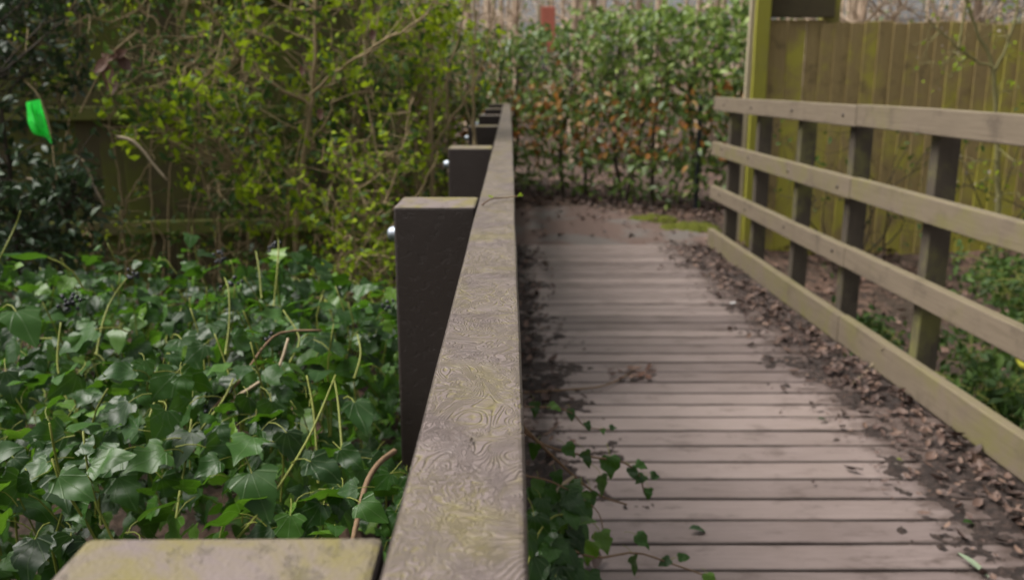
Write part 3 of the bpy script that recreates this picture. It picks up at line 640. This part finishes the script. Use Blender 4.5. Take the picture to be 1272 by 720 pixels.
# the leaves that catch the eye: px, py, distance, length, normal, tip direction
for (x, y, Yd, s, nv, tv) in [(312, 585, 1.22, .066, (.05, -.75, .65), (.35, -.3, -.8)), (330, 520, 1.36, .056, (-.25, -.6, .7), (.55, -.2, -.8)), (236, 535, 1.30, .048, (0, -.6, .75), (-.1, -.4, -.7)),
        (150, 560, 1.22, .06, (.1, -.5, .8), (-.6, -.5, -.3)), (425, 606, 1.2, .042, (.2, -.6, .7), (-.1, -.4, -.8)), (392, 418, 1.75, .066, (.2, -.3, .9), (.5, -.6, -.3)), (411, 440, 1.7, .06, (.7, -.6, .4), (.1, -.1, -1)),
        (44, 668, 1.06, .05, (-.1, -.65, .7), (.1, -.3, -.8)), (75, 590, 1.15, .05, (.1, -.5, .8), (.3, -.4, -.6)), (60, 322, 2.05, .12, (.1, .3, .9), (-.7, -.3, -.3)), (205, 560, 1.2, .05, (.3, -.4, .8), (-.6, -.4, -.4)), (385, 572, 1.25, .05, (.1, -.5, .8), (.7, -.3, -.2)),
        (225, 420, 1.7, .07, (.1, -.5, .8), (.5, -.5, -.4)), (120, 410, 1.75, .075, (-.2, -.4, .85), (-.6, -.3, -.4)), (440, 500, 1.45, .055, (.2, -.5, .8), (.3, -.5, -.5)), (20, 385, 1.7, .075, (.3, -.5, .8), (.6, -.5, -.4))]:
    place_leaf(LM[int(rng.integers(7))], ivy, at(x, y, Yd-.03), (nv[0], nv[1]*.8, nv[2]), tv, s*1.22)
def ivystem(px, r0=.0024, r1=.0016, mat=M_STEM): mb = MB(); mb.tube(smooth_line([at(*q) for q in px], 12), [r0, r1], 5); return mb.build('stem', mat, ivy)
for px in ([(295, 668, 1.12), (335, 620, 1.18), (365, 575, 1.24), (385, 540, 1.28), (403, 500, 1.33), (417, 465, 1.36)], [(215, 680, 1.1), (222, 620, 1.2), (232, 565, 1.26), (238, 520, 1.3)], [(395, 600, 1.3), (392, 540, 1.36), (388, 500, 1.4), (381, 466, 1.43)], [(180, 540, 1.4), (192, 500, 1.46), (208, 476, 1.5)],
           [(65, 420, 1.8), (50, 420, 1.8)], [(-5, 330, 1.95), (8, 305, 1.97), (20, 280, 2.0), (26, 262, 2.0)], [(120, 440, 1.8), (128, 400, 1.85), (140, 370, 1.9), (158, 345, 1.92)], [(88, 510, 1.5), (72, 455, 1.55), (76, 400, 1.6)], [(340, 380, 2.1), (345, 330, 2.15), (346, 300, 2.2), (343, 290, 2.2)], [(325, 370, 2.1), (322, 335, 2.15), (318, 312, 2.2)],
           [(280, 440, 1.8), (285, 400, 1.85), (284, 360, 1.9), (279, 345, 1.95)], [(228, 560, 1.3), (275, 500, 1.4), (290, 470, 1.45)], [(425, 560, 1.4), (420, 500, 1.5), (415, 470, 1.55)], [(360, 450, 1.7), (372, 420, 1.75), (352, 385, 1.8)], [(440, 470, 1.6), (448, 440, 1.65), (444, 415, 1.7)]): ivystem(px)
ivystem([(490, 560, 1.35), (470, 575, 1.25), (455, 600, 1.2), (445, 640, 1.12), (436, 680, 1.05)], .005, .0035, M_WOODY)
ivystem([(292, 494, 1.5), (320, 476, 1.5), (345, 458, 1.5), (358, 420, 1.55)], .004, .0025, M_DEADTWIG)
ivystem([(262, 510, 1.5), (300, 470, 1.52), (328, 430, 1.58), (352, 412, 1.62), (400, 410, 1.62)], .003, .002, M_WOODY)
shoots = []
for _ in range(130):                      # more flowering shoots over the bank
    x = U(-1.9, -.3); y = U(1.0, float(back_y(x))+.05); z = float(bank(x, y)); h = U(.05, .19)
    if not ok_pos(np.array([(x, y, z)]), .08)[0]: continue
    e = np.array((x+U(-.06, .06), y+U(-.05, .05), z+h)); shoots += [e*(1-f)+np.array((x, y, z))*f+rng.normal(0, .012, 3) for f in (.12, .3, .45, .6, .75, .9)]; mb = MB(); mb.tube(smooth_line([(x, y, z-.16), (x+U(-.03, .03), y+U(-.03, .03), z-.03), (e+np.array((x, y, z)))/2+rng.normal(0, .008, 3), e], 9), [.0022, .0015], 5); mb.build('stem', M_STEM, ivy)
SH = np.array(shoots); n2 = len(SH); out = rv(n2)*np.array((1, 1, .3)); SH = SH+nrm(out)*.02
cloud('foliage', M_IVY, SH, np.array((0, -.15, .8))+rv(n2)*.5, out+np.array((0, 0, -.25)), U(.03, .06, n2), IVYT, ivy)
pt = MB()
for i in rng.choice(len(P), 1500, replace=False):
    if top[i] > .16: continue
    a = P[i]; d = np.array((U(-.05, .05), U(-.02, .05), -U(.03, .12))); pt.tube(smooth_line([a, a+d*.4+(0, 0, U(0, .02)), a+d], 5), [.0012, .0017], 3, cap=False)
pt.build('leaf_stalks', M_STEM, ivy, kind='stuff')
for (x, y, Yd) in [(92, 372, 1.9), (84, 378, 1.88), (45, 420, 1.8), (165, 343, 2.2), (290, 352, 2.1), (245, 505, 1.5), (250, 515, 1.5), (340, 303, 2.3), (275, 320, 2.3), (480, 380, 2.2), (335, 420, 1.8)]:
    c = at(x, y, Yd); mb = MB()
    for _ in range(11):
        q = c+rng.normal(0, .009, 3); mb.tube([q+(0, 0, -.0045), q+(0, 0, -.003), q, q+(0, 0, .003), q+(0, 0, .0045)], [.0008, .0034, .0046, .0034, .0008], 6)
    mb.build('berry_cluster', M_BERRY, ivy)

# ------------------------------------------------------------------ ivy spray on the deck side of the railing
def sps(l): return [ray(x, y)*s+np.array((0, 0, EYE)) for x, y, s in l]
sp = thing('ivy_spray', 'trailing ivy spray growing through the brown railing onto the deck boards', 'ivy', (.12, 1.75, .05))
for l, r0, m in (([(648, 533, 1.75), (672, 550, 1.85), (700, 560, 1.9), (740, 568, 1.96), (770, 572, 2.0), (793, 588, 2.05), (800, 612, 2.1)], .0032, M_WOODY), ([(648, 528, 1.75), (676, 556, 1.85), (712, 590, 1.92), (745, 615, 2.0), (778, 626, 2.05)], .0036, M_WOODY),
                 ([(690, 665, 1.75), (712, 683, 1.8), (745, 692, 1.85), (790, 686, 1.92), (835, 700, 1.98), (880, 716, 2.0), (905, 730, 2.02)], .0028, M_WOODY), ([(652, 505, 1.95), (690, 506, 2.05), (712, 514, 2.1), (728, 530, 2.14), (760, 533, 2.2)], .0018, M_WOODY), ([(712, 592, 1.9), (695, 605, 1.86), (682, 625, 1.8), (684, 650, 1.75), (690, 665, 1.75)], .0045, M_DEADTWIG),
                 ([(655, 700, 1.6), (670, 660, 1.66), (690, 640, 1.72), (715, 640, 1.8)], .0025, M_STEM), ([(650, 590, 1.7), (690, 600, 1.75), (740, 632, 1.9), (750, 665, 1.9)], .002, M_WOODY)):
    mb = MB(); mb.tube(smooth_line(sps(l), 18), [r0, r0*.55], 6); mb.build('stem', m, sp)
LS = [(757, 566, 1.98, .052, (.0, -.9, .45), (.05, -.2, -1)), (746, 590, 1.98, .05, (.75, -.6, .3), (.0, -.1, -1)), (702, 552, 1.9, .036, (.2, -.8, .5), (.4, -.2, -.4)), (665, 551, 1.8, .034, (-.5, -.7, .5), (-.2, -.3, -.9)), (726, 560, 1.93, .04, (.6, -.6, .4), (.3, -.2, -.9)),
      (722, 610, 1.92, .055, (.1, -.9, .4), (-.2, -.3, -.9)), (733, 610, 1.95, .045, (.3, -.9, .3), (-.1, -.2, -.9)), (690, 585, 1.85, .034, (-.2, -.7, .6), (.3, -.4, -.8)), (668, 595, 1.75, .04, (.1, -.7, .6), (-.1, -.3, -.9)), (700, 615, 1.82, .05, (.2, -.8, .5), (-.1, -.3, -.9)), (692, 640, 1.78, .06, (-.2, -.8, .5), (-.1, -.3, -.9)),
      (663, 640, 1.68, .065, (.1, -.8, .5), (.1, -.3, -.9)), (790, 575, 2.03, .03, (.1, -.5, .8), (.6, -.3, .1)), (783, 580, 2.03, .034, (-.2, -.7, .6), (.4, -.4, -.7)), (800, 590, 2.06, .03, (.2, -.6, .7), (-.5, -.4, -.3)), (808, 590, 2.06, .026, (.2, -.6, .7), (.7, -.2, .2)), (805, 606, 2.1, .028, (.1, -.8, .5), (.0, -.3, -.9)),
      (745, 660, 1.88, .05, (.2, -.7, .6), (.3, -.4, -.7)), (735, 672, 1.85, .05, (-.3, -.7, .6), (-.2, -.4, -.8)), (718, 676, 1.82, .045, (.1, -.7, .6), (-.5, -.4, -.3)), (790, 664, 1.93, .042, (.3, -.5, .8), (.6, -.3, -.5)), (786, 690, 1.93, .045, (.8, -.5, .3), (.2, -.3, -.9)), (832, 694, 1.97, .032, (.1, -.6, .7), (-.5, -.3, -.1)), (842, 692, 1.98, .03, (.1, -.6, .7), (.7, -.1, .2)),
      (878, 712, 2.0, .034, (.1, -.6, .7), (.2, -.4, -.7)), (664, 499, 1.98, .036, (.5, -.7, .4), (-.1, -.2, -1)), (682, 502, 2.04, .034, (0, -.3, .95), (.7, -.5, .0)), (708, 508, 2.1, .03, (.2, -.7, .6), (.1, -.4, -.8)), (728, 524, 2.14, .024, (.2, -.6, .7), (.3, -.4, -.6)), (757, 531, 2.2, .02, (0, -.5, .8), (.8, 0, .1)), (748, 532, 2.18, .018, (0, -.5, .8), (.1, -.4, -.7)),
      (722, 622, 1.86, .05, (.0, -.8, .5), (.3, -.3, -.8)), (680, 672, 1.7, .07, (.0, -.6, .75), (.6, -.5, -.5)), (662, 690, 1.62, .07, (.2, -.7, .6), (-.2, -.4, -.8)), (705, 700, 1.72, .07, (.0, -.6, .75), (.4, -.5, -.6)), (690, 715, 1.66, .07, (-.2, -.6, .75), (-.3, -.5, -.7)), (730, 712, 1.76, .06, (.3, -.6, .7), (.5, -.5, -.5)), (668, 728, 1.6, .07, (.1, -.6, .75), (.1, -.5, -.8)),
      (710, 656, 1.78, .05, (.2, -.7, .7), (.4, -.4, -.7)), (672, 618, 1.72, .045, (.3, -.7, .6), (.2, -.4, -.8)), (655, 660, 1.62, .05, (.5, -.6, .5), (.1, -.3, -.9)), (700, 672, 1.74, .055, (.3, -.7, .6), (.1, -.4, -.8))]
for q in LS: place_leaf(LM[int(rng.integers(7))], sp, sps([q[:3]])[0], q[4], q[5], q[3])
P = []
for _ in range(90): x, y = U(655, 712), U(600, 740); P.append(sps([(x, y, U(1.75, 2.0)+(y-600)*-.0008)])[0])
P = np.array(P); P = P[(P[:, 0] > .03) & (P[:, 2] > .03)]; n = len(P)
cloud('foliage', M_IVY, P, np.array((.1, -.5, .7))+rv(n)*.5, np.array((.1, -.4, -.7))+rv(n)*.5, U(.035, .06, n), IVYT, sp)

# ------------------------------------------------------------------ small things
zt = RT+.004
tw = thing('rail_twig', 'thin budding twig lying across the top of the brown rail', 'twig', onz(618, 245, zt))
mb = MB(); l = [onz(597, 257, zt-.012), onz(602, 252, zt+.004), onz(612, 246.5, zt+.005), onz(628, 245.5, zt+.002), onz(645, 243.5, zt+.006)]; mb.tube(smooth_line(l, 14), [.0016, .0011], 5); mb.build('stem', M_WOODY, tw)
bl = leaf_mesh('bud_leaf', SMALL, [M_SPRING, M_STEM], 0)
for (x, y, s, tv) in ((609, 246, .010, (-.1, .2, 1)), (610, 246, .008, (.5, .1, .9)), (644, 243, .012, (.8, 0, .4)), (643, 244, .010, (.3, -.3, .6)), (645, 242, .009, (.5, .4, .6)), (595, 260, .014, (-.3, -.5, -.3))):
    place_leaf(bl, tw, onz(x, y, zt+.006 if y < 255 else zt-.015), (.2, -.6, .7), tv, s, 'bud')
c = onz(585, 546, RT+.002); mb = MB(); mb.tube([c+(0, -.003, 0), c+(0, -.001, .0006), c+(.0003, .0015, .0006), c+(.0006, .003, 0)], [.0004, .0010, .0008, .0003], 6); tag(mb.build('seed_husk', M_BARKD), 'tiny dark seed husk on the embossed top rail', 'seed')
# green plastic bag snagged in the bush
def green_bag():
    t = NT('green_plastic_film', .35, .5); n = t.noise(t.coords('Object', (1, 1, 1), False), 40, 4); t.col(t.mix(n, (.015, .60, .05), (.05, .80, .10)))
    tr = t.n('BsdfTranslucent'); tr.inputs[0].default_value = (.04, .85, .10, 1); mx = t.n('MixShader'); mx.inputs[0].default_value = .4
    t.t.links.new(t.b.outputs[0], mx.inputs[1]); t.t.links.new(tr.outputs[0], mx.inputs[2]); t.t.links.new(mx.outputs[0], t.out.inputs[0]); t.bump(n, .8, .006); return t.m
M_BAG = green_bag(); OUT_L = [(33, 127), (34, 140), (35, 152), (41, 165), (48, 168), (57, 171), (63, 178)]; OUT_R = [(50, 123), (53, 134), (56, 145), (59, 156), (62, 166), (64, 172), (65, 178)]
LL = smooth_line([(a, b, 0) for a, b in OUT_L], 18); RR = smooth_line([(a, b, 0) for a, b in OUT_R], 18); rows = []
for q, (l_, r_) in enumerate(zip(LL, RR)):
    for k in range(12):
        f = k/11; cr = mnoise.noise(Vector((f*3.2, q*.22, 1.3)))*.030+mnoise.noise(Vector((f*7, q*.5, 5.)))*.014; rows.append((l_[0]+(r_[0]-l_[0])*f+R.uniform(-.3, .3), l_[1]+(r_[1]-l_[1])*f, math.sin(math.pi*f)*(.034+cr)))
mb = MB(); fr_ = np.array([at(x, y, 3.0-b) for x, y, b in rows]); bk_ = np.array([at(x, y, 3.004+max(b, 0)*.6) for x, y, b in rows])
i = (np.arange(17)[:, None]*12+np.arange(11)).ravel(); q = np.stack([i, i+1, i+13, i+12], -1); mb.add(fr_, q); mb.add(bk_, q[:, ::-1])
tag(mb.build('plastic_bag', M_BAG), 'bright green plastic bag snagged on a twig at the far left', 'bag')
mb = MB(); mb.tube(smooth_line(pxs([(30, 100), (48, 118), (60, 150), (66, 180), (68, 204), (72, 222)], 3.06), 14), [.0025, .003], 5); tag(mb.build('dead_twig', M_BARK), 'upright thin twig holding the green bag', 'twig')
t = thing('dead_leaf_cluster', 'cluster of curled brown dead leaves hanging above the bag, before the dark fence', 'dead leaves', at(140, 90, 3.4))
dl = leaf_mesh('dead_leaf', DEAD, [M_LITTER, M_WOODY], 0)
ML2 = leafmat('russet_dead_leaf', [(0, (.07, .032, .02)), (1, (.15, .07, .042))], .65, .2); dl.materials[0] = ML2
for (x, y, s, tv) in ((134, 92, .085, (0, .1, -1)), (140, 70, .09, (.8, 0, -.2)), (155, 80, .08, (.5, .1, -.8)), (128, 82, .08, (-.4, 0, -.8)), (140, 105, .09, (.1, 0, -1)), (148, 68, .07, (.7, 0, .3))): place_leaf(dl, t, at(x, y, 3.4+U(-.03, .03)), (U(-.4, .4), -.8, .3), tv, s)
mb = MB(); mb.tube(smooth_line([at(100, 140, 3.45), at(125, 90, 3.42), at(140, 66, 3.4), at(170, 40, 3.4)], 9), [.004, .003], 5); mb.build('twig', M_BARK, t)
for (x, y, s, lb) in ((463, 44, .05, 'single pinkish dead leaf hanging high in the shrub'), (375, 88, .045, 'small dead leaf caught beside the forked stem, high up'), (398, 142, .05, 'curled dead leaf caught low beside the forked stem')):
    o = place_leaf(dl, None, at(x, y, 3.55), (.1, -.9, .2), (.1, 0, -1), s, 'dead_leaf'); tag(o, lb, 'leaf')
# clump and single leaves on the boards
t = thing('leaf_clump', 'dark clump of wet dead leaves in the middle of the deck boards', 'dead leaves', onz(785, 464))
for i in range(16):
    p = onz(785+rng.normal(0, 14), 464+rng.normal(0, 5), .008); place_leaf(dl if i % 3 else leaf_mesh('dead_leaf', DEAD, [M_LITTER, M_WOODY], 0), t, p, (U(-.3, .3), U(-.3, .3), 1), rv(1)[0]*np.array((1, 1, .2)), U(.035, .065))
for (x, y, s, m, tp, lb) in ((855, 656, .06, M_DARK, OVAL, 'dark oval leaf flat on the boards, nearest the ivy spray'), (1196, 648, .05, M_IVY, OVAL, 'green leaf lying among the brown litter at the right'), (1114, 570, .028, M_SPRING, OVAL, 'tiny yellowish leaf in the litter beside the right boards'), (1016, 520, .045, M_DARK, OVAL, 'dull green leaf on the boards before the right litter')):
    me = leaf_mesh('fallen_leaf', tp, [m, M_STEM], 0); o = place_leaf(me, None, onz(x, y, .018), (.1, -.1, 1), (.9, .2, 0), s, 'fallen_leaf'); tag(o, lb, 'leaf')
mb = MB(); a, b = onz(1190, 686, .02), onz(1228, 716, .012); sd_ = np.array((.009, .004, 0)); l = smooth_line([a, (a+b)/2+(0, 0, .006), b], 8); wv = np.sin(np.linspace(.1, 3.0, 8))[:, None]*sd_
mb.add(np.concatenate([l-wv, l+(0, 0, -.003), l+wv]), [(i, i+1, i+9, i+8) for i in range(7)]+[(i+8, i+9, i+17, i+16) for i in range(7)]); tag(mb.build('grass_blade', leafmat('pale_blade', [(0, (.2, .26, .17)), (1, (.28, .34, .22))], .5, .2)), 'pale green blade of leaf lying at the lower right of the boards', 'leaf')
c = onz(910, 377, .0); mb = MB(); v = [c+np.array(q) for q in ((-.014, -.008, .003), (.012, -.01, .004), (.014, .008, .008), (-.011, .01, .005), (0, 0, .011))]; mb.add(v, [(0, 1, 4), (1, 2, 4), (2, 3, 4), (3, 0, 4)]); tag(mb.build('paper_scrap', simple('white_paper', (.8, .8, .8), .6)), 'tiny white paper scrap on the boards by the right railing', 'litter')
mb = MB(); mb.tube(smooth_line([onz(650, 487, .02), onz(700, 484, .014), onz(745, 480, .012), onz(775, 468, .01), onz(790, 455, .008)], 14), [.005, .0025], 6); tag(mb.build('fallen_twig', M_WOODY), 'long thin brown twig lying across the boards from the left', 'twig')
mb = MB(); mb.tube(smooth_line([onz(1058, 478, .012), onz(1075, 462, .02), onz(1090, 445, .05), onz(1096, 432, .13)], 10), [.004, .003], 6); tag(mb.build('fallen_twig', M_DEADTWIG), 'pale bent twig propped on the kick board of the timber railing', 'twig')

# ------------------------------------------------------------------ right bank undergrowth
for (x, y, z, s, lb) in ((2.15, 3.5, -.30, .42, 'leafy green undergrowth close outside the timber railing, at the frame edge'), (2.75, 4.2, -.32, .5, 'low green plant on the bank between the railing and the fence'), (2.0, 4.9, -.35, .26, 'small dark plant tucked behind the middle railing posts'), (3.4, 5.6, -.3, .45, 'dark green plant at the foot of the tall fence'), (2.0, 2.7, -.3, .4, 'nearest green plant outside the timber railing')):
    st = [(np.array([(x+U(-.1, .1), y+U(-.1, .1), z-.15), (x+U(-.25, .25)*s*2, y+U(-.25, .25)*s*2, z+s*.5), (x+U(-.5, .5)*s*2, y+U(-.5, .5)*s*2, z+s*.7)]), .004, .002) for _ in range(6)]
    tg = [np.array((x+rng.normal(0, .5)*s, y+rng.normal(0, .5)*s, z+U(-.05, .75)*s)) for _ in range(70)]
    plant('green_plant', lb, 'plant', st, tg, [(M_MID, OVAL, .05, .04, 4, 1)], (x, y, z), M_STEM)
n = 1500; X, Yg = U(1.8, 6, n), U(2.2, 7.1, n); P = np.stack([X, Yg, ground_z(X, Yg)+.02], -1)
cloud('leaf_litter', M_LITTER, P, np.array((0, 0, 1.))+rng.normal(0, .4, (n, 3)), rv(n), U(.03, .07, n), DEAD)
for (x, y, lb) in ((2.75, 6.9, 'low tangle of bare twigs at the fence foot, nearest the gate'), (3.9, 6.8, 'taller tangle of twigs with few leaves against the fence, behind the sapling')):
    st = [(np.array([(x+U(-.3, .3), y+U(-.1, .1), -.4), (x+U(-.4, .4), y-.05, .1), (x+U(-.6, .6), y-.1, U(.3, .9))]), .008, .003) for _ in range(8)]
    plant('twiggy_scrub', lb, 'shrub', st, [np.array((x+rng.normal(0, .4), y-.15+rng.normal(0, .1), U(-.35, .9))) for _ in range(45)], [(M_MID, OVAL, .05, .05, 2, .3)], (x, y, -.4), M_BARKD)
plant('bare_sapling', 'thin bare sapling with forked mossy branches before the tall right fence', 'sapling',
      [(pxs([(1232, 345), (1240, 250), (1238, 160), (1234, 85), (1215, 40), (1196, -20)], 6.3), .022, .008), (pxs([(1234, 90), (1250, 60), (1262, 20), (1270, -30)], 6.3), .012, .006), (pxs([(1234, 85), (1205, 70), (1175, 45), (1150, 20)], 6.3), .010, .004), (pxs([(1190, 60), (1198, 20), (1200, -30)], 6.3), .008, .005)],
      zone(30, 1120, 1272, -30, 120, 6.0, 6.6)+zone(8, 1200, 1290, 180, 260, 5.6, 6.4), [(M_SPRING, SMALL, .04, .03, 1, .35), (M_BLOSSOM, SMALL, .026, .03, 1, .12)], at(1232, 345, 6.3), simple('mossy_bark', (.17, .155, .06), .85), twig_r=.003)

# ------------------------------------------------------------------ trees and wood beyond
def tree(name, label, x, y, h, r, crown_z0, ntw, mat, twm, lean=0, spread=1.3, group='bare trees beyond the hedge and fence'):
    t = thing(name, label, 'tree', (x, y, -.1), group); ln = smooth_line([(x, y, -.1), (x+lean*.2+U(-.1, .1), y, h*.35), (x+lean*.6+U(-.15, .15), y+U(-.2, .2), h*.7), (x+lean, y, h)], 14)
    mb = MB(); mb.tube(ln, [r, r*.7, r*.25], 8); mb.build('trunk', mat, t); tw = MB()
    for k in range(9):
        i = R.randint(3, 12); a = ln[i]
        if a[2] < crown_z0: continue
        e = a+np.array((U(-1, 1)*spread, U(-1, 1)*spread, U(.5, 1.6))); b = MB(); l = smooth_line([a, (a+e)/2+rng.normal(0, .12, 3), e], 8); b.tube(l, [r*.35, r*.1], 5); b.build('branch', mat, t)
        for _ in range(ntw//9):
            s0 = l[R.randint(2, 7)]; e2 = s0+np.array((U(-.7, .7), U(-.7, .7), U(-.2, .8))); tw.tube(smooth_line([s0, (s0+e2)/2+rng.normal(0, .06, 3), e2], 5), [.010, .004], 3, cap=False)
    for _ in range(ntw):
        a = ln[R.randint(2, 13)]; e = a+np.array((U(-1, 1), U(-1, 1), U(-.1, .9)))*spread*.8; tw.tube(smooth_line([a, (a+e)/2+rng.normal(0, .08, 3), e], 5), [.012, .004], 3, cap=False)
    tw.build('twigs', twm, t, kind='stuff'); return t
TL = ['left of the red panel', 'just right of the red panel', 'third from the red panel', 'behind the middle of the hedge', 'behind the right half of the hedge', 'above the right end of the hedge', 'behind the gate', 'left of the hedge']
for i, (x, y, r) in enumerate([(.10, 14.5, .055), (.95, 13.8, .075), (1.35, 15.5, .05), (2.0, 14.2, .07), (2.7, 16.5, .09), (3.3, 14.8, .06), (4.6, 15.5, .08), (-.7, 15.0, .08)]):
    tree('bare_tree', f'slender bare tan trunk among the trees, {TL[i]}', x, y, U(6, 9), r, .8, 130, M_BARKT, M_TWIG, U(-.5, .5), 1.2)
for i, (x, y, lb) in enumerate([(3.6, 9.4, 'pinkish twiggy tree showing over the tall fence beside the gate'), (5.0, 9.8, 'pinkish twiggy tree showing over the tall fence near the frame edge')]):
    tree('bare_tree', lb, x, y, 4.2, .06, .8, 260, M_BARKT, M_TWIG, U(-.3, .3), 1.4)
wd = MB()
for _ in range(110):
    x, y = U(-18, 22), U(19, 34); h = U(4, 11); wd.tube(smooth_line([(x, y, -.3), (x+U(-.3, .3), y, h*.5), (x+U(-.7, .7), y, h)], 5), [U(.04, .13), .02], 5, cap=False)
for _ in range(5200):
    x, y, z = U(-18, 22), U(18, 34), U(.2, 7); e = np.array((U(-1, 1), U(-1, 1), U(-.2, 1.1))); wd.tube([(x, y, z), np.array((x, y, z))+e*.5+rng.normal(0, .08, 3), np.array((x, y, z))+e], [.02, .008], 3, cap=False)
wd.build('woodland', M_TWIG, kind='stuff')
n = 3500; P = np.stack([U(-15, 20, n), U(18, 30, n), rng.gamma(2, .8, n)], -1); cloud('undergrowth', M_LAUREL, P, rv(n), rv(n), U(.12, .3, n), OVAL)
t = thing('red_panel', 'narrow red board on a pale post among trees behind the hedge', 'panel', (.48, 11.9, 0))
q0 = at(681, 14, 11.9); link('board', bbox(.18, .03, .56, M_RED, .004, 1), t, (q0[0], 11.9, 1.84)); link('post', bbox(.05, .05, 2.2, M_PALE, .004, 1), t, (q0[0]-.115, 11.93, 1.05))
print('tris', sum(len(o.data.polygons) for o in COL.objects if o.type == 'MESH'), 'objs', len(COL.objects))
